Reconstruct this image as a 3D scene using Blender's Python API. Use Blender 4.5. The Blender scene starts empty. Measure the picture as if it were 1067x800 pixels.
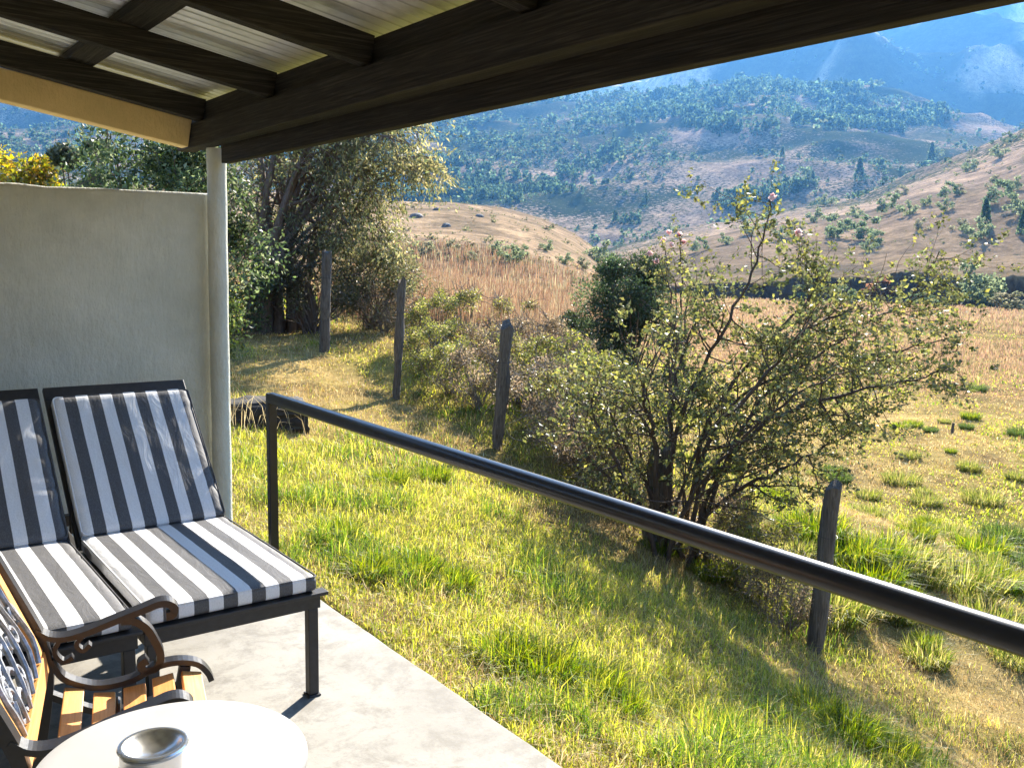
import bpy, bmesh, math, random
import numpy as np
from mathutils import Vector, Matrix

# ------------------------------------------------------------------ camera, sky, sun, exposure
SC = bpy.context.scene
COL = SC.collection
FPX = 970.0
PITCH, ROLL, YAW = np.radians([7.526, -0.969, 36.8])
EYE = np.array([0, 0, 1.6])
Hd = np.array([np.sin(YAW), np.cos(YAW), 0]); R0 = np.array([np.cos(YAW), -np.sin(YAW), 0]); U0 = np.array([0, 0, 1.0])
FW = np.cos(PITCH)*Hd - np.sin(PITCH)*U0
UP = np.sin(PITCH)*Hd + np.cos(PITCH)*U0
RT = np.cos(ROLL)*R0 - np.sin(ROLL)*UP
UP = np.cross(RT, FW)
cam = bpy.data.cameras.new('camera'); camo = bpy.data.objects.new('camera', cam); COL.objects.link(camo)
cam.sensor_width = 36.0; cam.lens = FPX/1067*36; cam.clip_start = 0.05; cam.clip_end = 20000
camo.matrix_world = Matrix(((RT[0], UP[0], -FW[0], EYE[0]), (RT[1], UP[1], -FW[1], EYE[1]), (RT[2], UP[2], -FW[2], EYE[2]), (0, 0, 0, 1)))
SC.camera = camo

SUN_AZ = math.radians(34)      # from +X towards +Y
SUN_EL = math.radians(30)
world = bpy.data.worlds.new('World'); SC.world = world; world.use_nodes = True
wn = world.node_tree; wn.nodes.clear()
sky = wn.nodes.new('ShaderNodeTexSky'); sky.sky_type = 'NISHITA'; sky.sun_disc = False
sky.sun_elevation = SUN_EL; sky.sun_rotation = math.pi/2 - SUN_AZ
sky.altitude = 1500; sky.air_density = 1.0; sky.dust_density = 0.6; sky.ozone_density = 1.2
bg = wn.nodes.new('ShaderNodeBackground'); bg.inputs['Strength'].default_value = 0.095
wo = wn.nodes.new('ShaderNodeOutputWorld')
wn.links.new(sky.outputs[0], bg.inputs[0]); wn.links.new(bg.outputs[0], wo.inputs[0])
sl = bpy.data.lights.new('sun', 'SUN'); sl.energy = 5.0; sl.angle = math.radians(0.53); sl.color = (1.0, 0.93, 0.82)
so = bpy.data.objects.new('sun', sl); COL.objects.link(so)
sdir = Vector((math.cos(SUN_EL)*math.cos(SUN_AZ), math.cos(SUN_EL)*math.sin(SUN_AZ), math.sin(SUN_EL)))
so.rotation_euler = sdir.to_track_quat('Z', 'Y').to_euler(); so.location = (30, 20, 40)
vs = SC.view_settings; vs.view_transform = 'Standard'; vs.look = 'None'; vs.gamma = 1.0; vs.use_curve_mapping = False
vs.exposure = 2.1
cy = SC.cycles
cy.use_denoising = True
cy.max_bounces = 8; cy.diffuse_bounces = 5; cy.glossy_bounces = 3; cy.transmission_bounces = 6; cy.volume_bounces = 1; cy.transparent_max_bounces = 8
cy.sample_clamp_indirect = 8.0

rng = np.random.default_rng(11)
random.seed(5)

def at(px, py, depth):
    """point seen at a photograph pixel, at a given distance along the view axis"""
    return EYE + depth*(FW + RT*(px-533.5)/FPX - UP*(py-400)/FPX)

# ------------------------------------------------------------------ noise
def _hash(ix, iy, s):
    h = (ix.astype(np.int64)*374761393 + iy.astype(np.int64)*668265263 + s*974634777) & 0xFFFFFFFF
    h = ((h ^ (h >> 13))*1274126177) & 0xFFFFFFFF
    return ((h ^ (h >> 16)) & 0xFFFF)/65535.0
def vnoise(x, y, s=0):
    ix = np.floor(x); iy = np.floor(y); fx = x-ix; fy = y-iy
    fx = fx*fx*fx*(fx*(fx*6-15)+10); fy = fy*fy*fy*(fy*(fy*6-15)+10)
    a = _hash(ix, iy, s); b = _hash(ix+1, iy, s); c = _hash(ix, iy+1, s); d = _hash(ix+1, iy+1, s)
    return (a*(1-fx)+b*fx)*(1-fy) + (c*(1-fx)+d*fx)*fy
def fbm(x, y, oct=4, s=0, gain=.5):
    t = 0; a = 1; n = 0
    for i in range(oct):
        t = t + a*(vnoise(x, y, s+i*17)*2-1); n += a; a *= gain; x = x*2.03+3.1; y = y*2.03-1.7
    return t/n
def ridged(x, y, oct=4, s=0):
    t = 0; a = 1; n = 0; w = 1
    for i in range(oct):
        v = 1-np.abs(vnoise(x, y, s+i*31)*2-1); v = v*v*w; w = np.clip(v*1.6, 0, 1)
        t = t+a*v; n += a; a *= .5; x = x*2.1+5.2; y = y*2.1+1.3
    return t/n
def sstep(a, b, x):
    t = np.clip((x-a)/(b-a), 0, 1); return t*t*(3-2*t)

# ------------------------------------------------------------------ terrain height
def ground_near(x, y):
    r = np.hypot(x, y); az = np.degrees(np.arctan2(x, y))
    zf = np.interp(y, [-20, -5, 0, 2.7, 4.07, 5.8, 8.3, 10.5, 12.7, 20, 40], [-3, -2.6, -2.0, -1.66, -1.37, -.88, -.44, -.17, .25, .5, .6])
    zv = np.interp(y, [-5, 3, 5, 8, 13, 40], [-.09, -.09, .0, .14, .5, 1.0])
    zfield = np.interp(az, [-180, -30, 25, 33, 40, 48, 70, 110, 160, 180], [1, 1, .5, .0, -1.2, -2.4, -2.6, -2.9, -2, 1])
    t = np.clip((x-1.83)/4.17, 0, 1)
    z = zv + (zf-zv)*t**1.2
    w = sstep(0, 9, x-6)
    z = z + (zfield-z)*w
    z = np.where((x < 1.9) & (y < 5.0), np.minimum(z, -.09), z)
    k = sstep(.3, 2.0, x-1.8)
    z = z + k*(.10*fbm(x*.55, y*.55, 3, 5) + .035*fbm(x*2.3, y*2.3, 3, 9)) + sstep(12, 40, r)*.35*fbm(x*.05, y*.05, 3, 21)
    return z
def terrain(x, y):
    x = np.asarray(x, float); y = np.asarray(y, float)
    r = np.hypot(x, y)+1e-6; az = np.degrees(np.arctan2(x, y))
    zb = ground_near(x, y)
    # eroded river bank, far field
    rb = 117 + 5*fbm(az*.35, az*0, 3, 3) + 1.2*fbm(az*.9, r*.02, 3, 4)
    amp = sstep(40, 52, az)*(1-sstep(95, 120, az))
    lift = np.interp(az, [40, 46, 55, 60, 120], [.4, 1.4, 2.4, 3.3, 3.3])*amp*(1+.3*fbm(az*.8, az*0, 3, 8))
    zb = zb - amp*1.2*sstep(rb-7, rb-4, r)*(1-sstep(rb-.5, rb+1, r)) + lift*sstep(rb, rb+2.6+1.2*fbm(x*.25, y*.25, 3, 6), r)
    zb = zb + amp*(r > rb)*np.clip((r-rb)*.05, 0, 6)
    zfar = zb
    n1 = fbm(x/60, y/60, 4, 41); n2 = ridged(x/420, y/420, 4, 57); n3 = ridged(x/1500+.3, y/1500, 5, 77); n4 = fbm(x/160, y/160, 4, 61); n5 = ridged(x/520, y/520, 4, 101)
    out = zb
    azs = [-180, -60, 0, 10, 30, 36, 40.5, 43, 46, 70, 180]
    def layer(azk, ek, r0, r1, shape, fall, namp, noise, rough=0):
        e = np.interp(az, azk, ek); R0_ = np.interp(az, azk, r0) if np.ndim(r0) else r0; R1_ = np.interp(az, azk, r1) if np.ndim(r1) else r1
        top = 1.6 + R1_*np.tan(np.radians(e))
        s = np.clip((r-R0_)/(R1_-R0_), 0, 1)
        h = zb + (top-zb)*(s**shape) - np.clip(r-R1_, 0, None)*fall
        return h + namp*(top-zb)*noise*sstep(0, .25, s)
    # near brown hill on the left
    L1 = layer([-180, 0, 15, 26, 30, 33, 36, 38.5, 40.5, 42, 44, 180], [1.5, 3, 4, 3.7, 3.55, 3.5, 3.2, 2.6, 1.7, .6, -1.0, -1.0], 75, 270, .85, .25, .10, n1)
    # right hand spur
    L2 = layer([-180, 0, 38, 43, 46.3, 51.8, 57, 61.7, 64.7, 72, 85, 180], [-1, -1, -1, 1.3, 2.0, 2.9, 4.0, 6.2, 7.4, 10, 9, 2],
               [175]*12, [420, 420, 420, 640, 600, 540, 500, 460, 440, 420, 420, 420], 1.1, .10, .10, n4)
    # wooded middle spur
    L3 = layer([-180, -20, 10, 30, 37, 45, 51, 56.6, 60, 63.5, 68, 80, 180], [2, 4, 7, 8.6, 9.2, 9.9, 10.4, 9.6, 8.8, 7.6, 5.6, 5, 2],
               430, [1250]*7+[1200, 1150, 1100, 1100, 1100, 1100], 1.0, .16, .10, n2-.45+.25*fbm(x/90, y/90, 3, 43))
    # the big mountain
    L4 = layer([-180, -20, 10, 30, 45, 60, 80, 110, 180], [3, 5, 12, 15.2, 15.6, 15.6, 13, 8, 3], 1150, 3300, 1.0, .4, .34, n3-.40+.22*(n5-.45))
    wv = L4+70*fbm(x/300, y/300, 3, 121); L4 = L4 + sstep(1200, 1700, r)*np.clip(.6+1.2*fbm(x/700, y/700, 2, 123), 0, 1)*(15*np.sin(wv*2*np.pi/105)+5*np.sin(wv*2*np.pi/41))
    out = np.where(r > 60, np.maximum(out, L1), out)
    out = np.where(r > 150, np.maximum(out, L2), out)
    out = np.where(r > 400, np.maximum(out, L3), out)
    out = np.where(r > 1100, np.maximum(out, L4), out)
    gul = ridged(x/95, y/95, 3, 111)
    out = out + sstep(150, 400, r)*(1.0*fbm(x/14, y/14, 3, 91)) + sstep(230, 420, r)*(3.0+5*sstep(500, 1000, r))*(gul-.45) + sstep(600, 1200, r)*2.5*fbm(x/42, y/42, 3, 117)
    return out
def tz(x, y): return float(terrain(np.array([x]), np.array([y]))[0])
def ground_at(px, py, tmin=3, tmax=4500):
    d = FW + RT*(px-533.5)/FPX - UP*(py-400)/FPX
    t = np.geomspace(tmin, tmax, 2500)
    p = EYE[:, None] + d[:, None]*t
    below = p[2] < terrain(p[0], p[1])
    i = int(np.argmax(below))
    if not below[i]: return None
    return np.array([p[0][i], p[1][i], terrain(p[0][i:i+1], p[1][i:i+1])[0]])

# ------------------------------------------------------------------ object helpers
def tag(o, label=None, cat=None, group=None, kind=None):
    if label: o['label'] = label
    if cat: o['category'] = cat
    if group: o['group'] = group
    if kind: o['kind'] = kind
    return o
def thing(name, label, cat, loc=(0, 0, 0), rotz=0, group=None):
    o = bpy.data.objects.new(name, None); COL.objects.link(o); o.empty_display_size = .1
    o.location = loc; o.rotation_euler = (0, 0, rotz)
    return tag(o, label, cat, group)
def npmesh(name, verts, faces_n, idx, mats, col=None, smooth=False, matidx=None):
    """verts (n,3); faces_n: loop counts; idx: flat vertex indices"""
    me = bpy.data.meshes.new(name)
    verts = np.ascontiguousarray(verts, np.float32)
    me.vertices.add(len(verts)); me.vertices.foreach_set('co', verts.ravel())
    faces_n = np.asarray(faces_n, np.int32); idx = np.asarray(idx, np.int32)
    me.loops.add(len(idx)); me.loops.foreach_set('vertex_index', idx)
    st = np.zeros(len(faces_n), np.int32); st[1:] = np.cumsum(faces_n)[:-1]
    me.polygons.add(len(faces_n)); me.polygons.foreach_set('loop_start', st)
    if smooth: me.polygons.foreach_set('use_smooth', np.ones(len(faces_n), bool))
    me.update(calc_edges=True)
    if col is not None:
        a = me.attributes.new('tint', 'FLOAT_COLOR', 'POINT')
        c = np.ones((len(verts), 4), np.float32); c[:, :col.shape[1]] = col
        a.data.foreach_set('color', c.ravel())
    for m in (mats if isinstance(mats, (list, tuple)) else [mats]): me.materials.append(m)
    return me
def link(name, me, parent=None, label=None):
    o = bpy.data.objects.new(name, me); COL.objects.link(o)
    if parent: o.parent = parent
    if label: o['label'] = label
    return o
class MB:
    def __init__(s): s.v = []; s.f = []
    def box(s, x0, x1, y0, y1, z0, z1, M=None):
        b = len(s.v)
        vs_ = [(x0, y0, z0), (x1, y0, z0), (x1, y1, z0), (x0, y1, z0), (x0, y0, z1), (x1, y0, z1), (x1, y1, z1), (x0, y1, z1)]
        if M is not None: vs_ = [tuple(M @ Vector(v)) for v in vs_]
        s.v += vs_
        s.f += [tuple(b+i for i in q) for q in ((0, 3, 2, 1), (4, 5, 6, 7), (0, 1, 5, 4), (1, 2, 6, 5), (2, 3, 7, 6), (3, 0, 4, 7))]
        return s
    def bar(s, p, q, w, h, up=(0, 0, 1)):
        p = Vector(p); q = Vector(q); d = (q-p); L = d.length; d.normalize()
        side = d.cross(Vector(up)).normalized(); u = side.cross(d)
        M = Matrix(((d[0], side[0], u[0], p[0]), (d[1], side[1], u[1], p[1]), (d[2], side[2], u[2], p[2]), (0, 0, 0, 1)))
        return s.box(0, L, -w/2, w/2, -h/2, h/2, M)
    def tube(s, pts, rad, n=10, cap=True):
        pts = [Vector(p) for p in pts]; b = len(s.v)
        rads = rad if isinstance(rad, (list, tuple, np.ndarray)) else [rad]*len(pts)
        prev = None
        for i, p in enumerate(pts):
            d = (pts[min(i+1, len(pts)-1)]-pts[max(i-1, 0)]).normalized()
            a = Vector((0, 0, 1)) if abs(d.z) < .9 else Vector((1, 0, 0))
            if prev is None: u = d.cross(a).normalized()
            else: u = (prev - d*prev.dot(d)).normalized()
            prev = u; w = d.cross(u)
            for k in range(n):
                t = 2*math.pi*k/n; s.v.append(tuple(p+(u*math.cos(t)+w*math.sin(t))*rads[i]))
        for i in range(len(pts)-1):
            for k in range(n):
                k2 = (k+1) % n
                s.f.append((b+i*n+k, b+i*n+k2, b+(i+1)*n+k2, b+(i+1)*n+k))
        if cap:
            s.f.append(tuple(b+k for k in range(n-1, -1, -1))); e = b+(len(pts)-1)*n; s.f.append(tuple(e+k for k in range(n)))
        return s
    def lathe(s, prof, n=48, c=(0, 0)):
        b = len(s.v)
        for r, z in prof:
            for k in range(n):
                t = 2*math.pi*k/n; s.v.append((c[0]+r*math.cos(t), c[1]+r*math.sin(t), z))
        for i in range(len(prof)-1):
            for k in range(n):
                k2 = (k+1) % n; s.f.append((b+i*n+k, b+i*n+k2, b+(i+1)*n+k2, b+(i+1)*n+k))
        return s
    def ribbon(s, uz, width, thick, y0, axis='y'):
        """flat-bar sweep of a polyline in the local X-Z plane: `thick` in the plane, `width` along Y"""
        P = [Vector((u, 0, z)) for u, z in uz]; b = len(s.v); n = len(P)
        th = thick if isinstance(thick, (list, tuple)) else [thick]*n
        for i, p in enumerate(P):
            d = (P[min(i+1, n-1)]-P[max(i-1, 0)]).normalized(); nn = Vector((-d.z, 0, d.x))
            for a, yy in ((1, 0), (1, 1), (-1, 1), (-1, 0)):
                q = p+nn*(a*th[i]/2); s.v.append((q.x, y0+(yy-.5)*width, q.z))
        for i in range(n-1):
            for k in range(4):
                k2 = (k+1) % 4; s.f.append((b+i*4+k, b+(i+1)*4+k, b+(i+1)*4+k2, b+i*4+k2))
        s.f.append((b, b+1, b+2, b+3)); e = b+(n-1)*4; s.f.append((e+3, e+2, e+1, e))
        return s
    def build(s, name, mat, parent=None, bevel=0, smooth=False, label=None):
        me = bpy.data.meshes.new(name); me.from_pydata(s.v, [], s.f); me.update()
        bm = bmesh.new(); bm.from_mesh(me); bmesh.ops.recalc_face_normals(bm, faces=bm.faces[:]); bm.to_mesh(me); bm.free()
        me.materials.append(mat)
        if smooth:
            for p in me.polygons: p.use_smooth = True
            try: me.set_sharp_from_angle(angle=math.radians(40))
            except Exception: pass
        o = link(name, me, parent, label)
        if bevel:
            m = o.modifiers.new('bevel', 'BEVEL'); m.width = bevel; m.segments = 2; m.limit_method = 'ANGLE'
        return o
def crom(pts, sub=6):
    """Catmull-Rom resample of 2-D/3-D points"""
    P = [np.array(p, float) for p in pts]; P = [2*P[0]-P[1]]+P+[2*P[-1]-P[-2]]; out = []
    for i in range(1, len(P)-2):
        for k in range(sub):
            t = k/sub
            out.append(.5*((2*P[i])+(-P[i-1]+P[i+1])*t+(2*P[i-1]-5*P[i]+4*P[i+1]-P[i+2])*t*t+(-P[i-1]+3*P[i]-3*P[i+1]+P[i+2])*t**3))
    out.append(P[-2]); return out
def copy_tree(o, parent=None):
    c = o.copy(); COL.objects.link(c)
    if parent: c.parent = parent
    for ch in [k for k in bpy.data.objects if k.parent == o]: copy_tree(ch, c)
    return c

# ------------------------------------------------------------------ materials
class NT:
    def __init__(s, name):
        s.m = bpy.data.materials.new(name); s.m.use_nodes = True; s.t = s.m.node_tree; s.t.nodes.clear()
        s.out = s.n('OutputMaterial')
    def n(s, t, **kw):
        nd = s.t.nodes.new('ShaderNode'+t)
        for k, v in kw.items():
            if k in nd.inputs: nd.inputs[k].default_value = v
            else: setattr(nd, k, v)
        return nd
    def l(s, a, b): s.t.links.new(a, b)
    def noise(s, scale, detail=4, rough=.55, vec=None, dist=0):
        nd = s.n('TexNoise'); nd.inputs['Scale'].default_value = scale; nd.inputs['Detail'].default_value = detail; nd.inputs['Roughness'].default_value = rough; nd.inputs['Distortion'].default_value = dist
        if vec is not None: s.l(vec, nd.inputs['Vector'])
        return nd.outputs['Fac']
    def ramp(s, fac, stops):
        nd = s.n('ValToRGB'); e = nd.color_ramp.elements
        while len(e) < len(stops): e.new(.5)
        for k, (p, c) in enumerate(stops):
            e[k].position = p; e[k].color = (*c, 1) if len(c) == 3 else c
        s.l(fac, nd.inputs[0]); return nd.outputs[0]
    def mix(s, fac, a, b, mode='MIX'):
        nd = s.n('Mix', data_type='RGBA', blend_type=mode)
        for sock, v in ((nd.inputs['Factor'], fac), (nd.inputs[6], a), (nd.inputs[7], b)):
            if hasattr(v, 'links') or isinstance(v, bpy.types.NodeSocket): s.l(v, sock)
            else: sock.default_value = v if not isinstance(v, tuple) else (*v, 1)
        return nd.outputs[2]
    def coord(s, which='Object', scale=(1, 1, 1), rot=(0, 0, 0)):
        tc = s.n('TexCoord'); mp = s.n('Mapping'); mp.inputs['Scale'].default_value = scale; mp.inputs['Rotation'].default_value = rot
        s.l(tc.outputs[which], mp.inputs['Vector']); return mp.outputs[0]
    def bump(s, h, strength=.3, dist=.01):
        b = s.n('Bump'); b.inputs['Strength'].default_value = strength; b.inputs['Distance'].default_value = dist; s.l(h, b.inputs['Height']); return b.outputs[0]
    def pbsdf(s, color, rough=.6, metal=0, normal=None, spec=None):
        b = s.n('BsdfPrincipled')
        if isinstance(color, tuple): b.inputs['Base Color'].default_value = (*color, 1)
        else: s.l(color, b.inputs['Base Color'])
        if isinstance(rough, (int, float)): b.inputs['Roughness'].default_value = rough
        else: s.l(rough, b.inputs['Roughness'])
        b.inputs['Metallic'].default_value = metal
        if spec is not None: b.inputs['Specular IOR Level'].default_value = spec
        if normal is not None: s.l(normal, b.inputs['Normal'])
        s.l(b.outputs[0], s.out.inputs[0]); return b

def mat_wood_dark():
    k = NT('stained_timber'); v = k.coord('Object', (6, 6, 6)); g = k.noise(4, 6, .65, k.coord('Object', (30, .9, 30)), .6); b = k.noise(2.2, 4, .6, k.coord('Object', (1.3, 1.3, 1.3)))
    c = k.ramp(g, [(.3, (.009, .008, .007)), (.5, (.026, .0225, .018)), (.72, (.075, .066, .052))])
    c = k.mix(b, c, k.ramp(g, [(.3, (.012, .010, .007)), (.8, (.052, .042, .030))]))
    k.pbsdf(c, .8, 0, k.bump(g, .8, .006), .25); return k.m
def mat_rafter():
    k = NT('stained_rafter_timber'); g = k.noise(4, 6, .65, k.coord('Object', (.9, 30, 30)), .6); b = k.noise(3, 4, .6, k.coord('Object', (1, 1, 1)))
    c = k.ramp(g, [(.3, (.009, .008, .0065)), (.5, (.025, .0215, .017)), (.72, (.07, .061, .048))])
    k.pbsdf(c, .8, 0, k.bump(g, .8, .006), .25); return k.m
def mat_plaster(name, a, b, streak=True):
    k = NT(name); v = k.coord('Object')
    n1 = k.noise(1.6, 6, .6, v); n2 = k.noise(9, 5, .6, k.coord('Object', (1.6, 1.6, .25))); n3 = k.noise(45, 4, .6, v)
    c = k.mix(k.ramp(n1, [(.35, (0, 0, 0)), (.7, (1, 1, 1))]), a, b)
    st = k.noise(.9, 7, .75, k.coord('Object', (1.2, 1.2, .8)), .3); c = k.mix(k.ramp(st, [(.52, (0, 0, 0)), (.68, (.45, .45, .45))]), c, tuple(x*.70 for x in b))
    c = k.mix(k.ramp(n2, [(.55, (0, 0, 0)), (.85, (.3, .3, .3))]), c, tuple(x*.62 for x in b))
    n4 = k.noise(4, 7, .7, v); n5 = k.noise(22, 5, .7, k.coord('Object', (1.5, 1.5, .5)))
    c = k.mix(1.0, c, k.ramp(n4, [(.3, (.86, .87, .84)), (.7, (1.08, 1.07, 1.05))]), 'MULTIPLY')
    h = k.mix(.5, n5, k.mix(.5, n4, n3))
    k.pbsdf(c, .85, 0, k.bump(h, .9, .02)); return k.m
def mat_concrete():
    k = NT('worn_concrete'); v = k.coord('Object')
    n1 = k.noise(1.3, 6, .6, v); n2 = k.noise(5.5, 9, .78, v, .25); n3 = k.noise(70, 3, .6, v)
    c = k.ramp(n1, [(.3, (.150, .137, .112)), (.5, (.20, .186, .155)), (.7, (.25, .235, .20))])
    c = k.mix(k.ramp(n2, [(.47, (0, 0, 0)), (.60, (.75, .75, .75))]), c, (.10, .088, .068))
    c = k.mix(k.ramp(n3, [(.58, (0, 0, 0)), (.75, (.35, .35, .35))]), c, (.2, .18, .15))
    k.pbsdf(c, .8, 0, k.bump(k.mix(.5, n2, n3), .25, .006)); return k.m
def mat_iron_sheet():
    k = NT('galvanised_sheet'); v = k.coord('Object', (.5, 3, 1)); n = k.noise(2.5, 5, .6, v); n2 = k.noise(18, 4, .6, k.coord('Object', (.35, 1, 1)))
    c = k.ramp(n, [(.3, (.70, .70, .68)), (.6, (.84, .84, .82)), (.8, (.9, .9, .88))])
    c = k.mix(k.ramp(n2, [(.5, (0, 0, 0)), (.75, (.5, .5, .5))]), c, (.27, .26, .21))
    sp = k.n('SeparateXYZ'); k.l(k.n('TexCoord').outputs['Object'], sp.inputs[0]); dv = k.n('Math', operation='DIVIDE'); k.l(sp.outputs[1], dv.inputs[0]); dv.inputs[1].default_value = .0762
    fr = k.n('Math', operation='FRACT'); k.l(dv.outputs[0], fr.inputs[0]); dl = k.ramp(fr.outputs[0], [(.62, (0, 0, 0)), (.74, (.75, .75, .75)), (.80, (.75, .75, .75)), (.92, (0, 0, 0))])
    dn = k.mix(1.0, dl, k.ramp(k.noise(3, 5, .6, k.coord('Object', (.6, 6, 1))), [(.35, (.15, .15, .15)), (.65, (1, 1, 1))]), 'MULTIPLY'); c = k.mix(dn, c, (.16, .155, .13))
    k.pbsdf(c, .33, .3); return k.m
def mat_stripes():
    k = NT('striped_canvas'); tc = k.n('TexCoord'); sp = k.n('SeparateXYZ'); k.l(tc.outputs['Object'], sp.inputs[0])
    wob = k.noise(3.0, 2, .5, tc.outputs['Object'])
    a = k.n('MapRange'); a.inputs[1].default_value = 0; a.inputs[2].default_value = 1; a.inputs[3].default_value = -.0025; a.inputs[4].default_value = .0025; k.l(wob, a.inputs[0])
    ad = k.n('Math', operation='ADD'); k.l(sp.outputs[0], ad.inputs[0]); k.l(a.outputs[0], ad.inputs[1])
    d = k.n('Math', operation='DIVIDE'); k.l(ad.outputs[0], d.inputs[0]); d.inputs[1].default_value = .1
    d2 = k.n('Math', operation='ADD'); k.l(d.outputs[0], d2.inputs[0]); d2.inputs[1].default_value = .5
    fr = k.n('Math', operation='FRACT'); k.l(d2.outputs[0], fr.inputs[0])
    c = k.ramp(fr.outputs[0], [(.0, (.062, .060, .061)), (.495, (.062, .060, .061)), (.505, (.74, .73, .72))])
    wv = k.noise(420, 2, .5, k.coord('Object', (1, .35, .35)))
    c = k.mix(k.ramp(wv, [(.4, (0, 0, 0)), (.7, (.22, .22, .22))]), c, (.26, .26, .27))
    wr = k.noise(7, 4, .55, k.coord('Object', (2.2, .8, .8)), 1.2)
    k.pbsdf(c, .62, 0, k.bump(wr, .2, .02)); return k.m
def mat_simple(name, col, rough, metal=0, var=.25, scale=14, bump=.1, spec=None):
    k = NT(name); n = k.noise(scale, 5, .6, k.coord('Object'))
    c = k.ramp(n, [(.3, tuple(x*(1-var) for x in col)), (.7, tuple(min(1, x*(1+var)) for x in col))])
    k.pbsdf(c, rough, metal, k.bump(n, bump, .004) if bump else None, spec); return k.m
def mat_slat():
    k = NT('varnished_slat'); g = k.noise(3, 6, .6, k.coord('Object', (40, 2, 40)), .5)
    c = k.ramp(g, [(.25, (.52, .22, .055)), (.55, (.70, .34, .10)), (.8, (.78, .43, .16))])
    k.pbsdf(c, .45, 0, k.bump(g, .2, .002)); return k.m
def mat_post():
    k = NT('weathered_post'); g = k.noise(3, 6, .7, k.coord('Object', (22, 22, 1.5)), .8)
    c = k.ramp(g, [(.3, (.035, .028, .022)), (.5, (.11, .09, .07)), (.75, (.23, .20, .16))])
    k.pbsdf(c, .9, 0, k.bump(g, 1.0, .012)); return k.m
def mat_leaf(name, transl=.45, gloss=.05, rough=.4, sat=1.0):
    k = NT(name); at_ = k.n('Attribute', attribute_name='tint')
    d = k.n('BsdfDiffuse'); t = k.n('BsdfTranslucent'); k.l(at_.outputs['Color'], d.inputs[0])
    hs = k.n('HueSaturation'); hs.inputs['Saturation'].default_value = 1.1; hs.inputs['Value'].default_value = 1.5; k.l(at_.outputs['Color'], hs.inputs['Color']); k.l(hs.outputs[0], t.inputs[0])
    m = k.n('MixShader'); m.inputs[0].default_value = transl; k.l(d.outputs[0], m.inputs[1]); k.l(t.outputs[0], m.inputs[2])
    g = k.n('BsdfGlossy'); g.inputs['Roughness'].default_value = rough; g.inputs[0].default_value = (.9, .9, .9, 1)
    m2 = k.n('MixShader'); m2.inputs[0].default_value = gloss; k.l(m.outputs[0], m2.inputs[1]); k.l(g.outputs[0], m2.inputs[2])
    k.l(m2.outputs[0], k.out.inputs[0]); return k.m
def mat_bark(name, a, b):
    k = NT(name); g = k.noise(9, 6, .7, k.coord('Object', (3, 3, .7)), .5)
    c = k.ramp(g, [(.3, a), (.7, b)]); k.pbsdf(c, .9, 0, k.bump(g, .8, .02)); return k.m
def mat_ground():
    k = NT('grassland_soil'); a = k.n('Attribute', attribute_name='tint'); v = k.n('TexCoord').outputs['Object']
    n1 = k.noise(2.2, 8, .7, v); n2 = k.noise(.09, 8, .72, v); n3 = k.noise(23, 5, .65, v); n4 = k.noise(.012, 7, .7, v); n5 = k.noise(.4, 6, .7, v)
    c = a.outputs['Color']
    c = k.mix(1.0, c, k.ramp(n1, [(.25, (.55, .55, .55)), (.75, (1.35, 1.35, 1.3))]), 'MULTIPLY')
    c = k.mix(1.0, c, k.ramp(n2, [(.3, (.5, .52, .55)), (.7, (1.4, 1.36, 1.28))]), 'MULTIPLY')
    c = k.mix(1.0, c, k.ramp(n3, [(.25, (.7, .7, .7)), (.75, (1.3, 1.3, 1.3))]), 'MULTIPLY')
    c = k.mix(1.0, c, k.ramp(n4, [(.3, (.7, .74, .72)), (.7, (1.25, 1.2, 1.2))]), 'MULTIPLY')
    c = k.mix(1.0, c, k.ramp(n5, [(.3, (.55, .57, .58)), (.7, (1.4, 1.36, 1.3))]), 'MULTIPLY')
    n6 = k.noise(.45, 9, .72, v); th = k.n('Math', operation='ADD'); k.l(n6, th.inputs[0]); sc = k.n('Math', operation='MULTIPLY_ADD'); k.l(a.outputs['Alpha'], sc.inputs[0]); sc.inputs[1].default_value = .30; sc.inputs[2].default_value = -.11; k.l(sc.outputs[0], th.inputs[1])
    c = k.mix(k.ramp(th.outputs[0], [(.47, (0, 0, 0)), (.56, (1, 1, 1))]), c, k.mix(n5, (.025, .036, .018), (.075, .085, .042)))
    b = k.n('BsdfDiffuse'); k.l(c, b.inputs[0]); k.l(k.bump(k.mix(.5, n1, n3), .6, .06), b.inputs['Normal']); k.l(b.outputs[0], k.out.inputs[0]); return k.m

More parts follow.
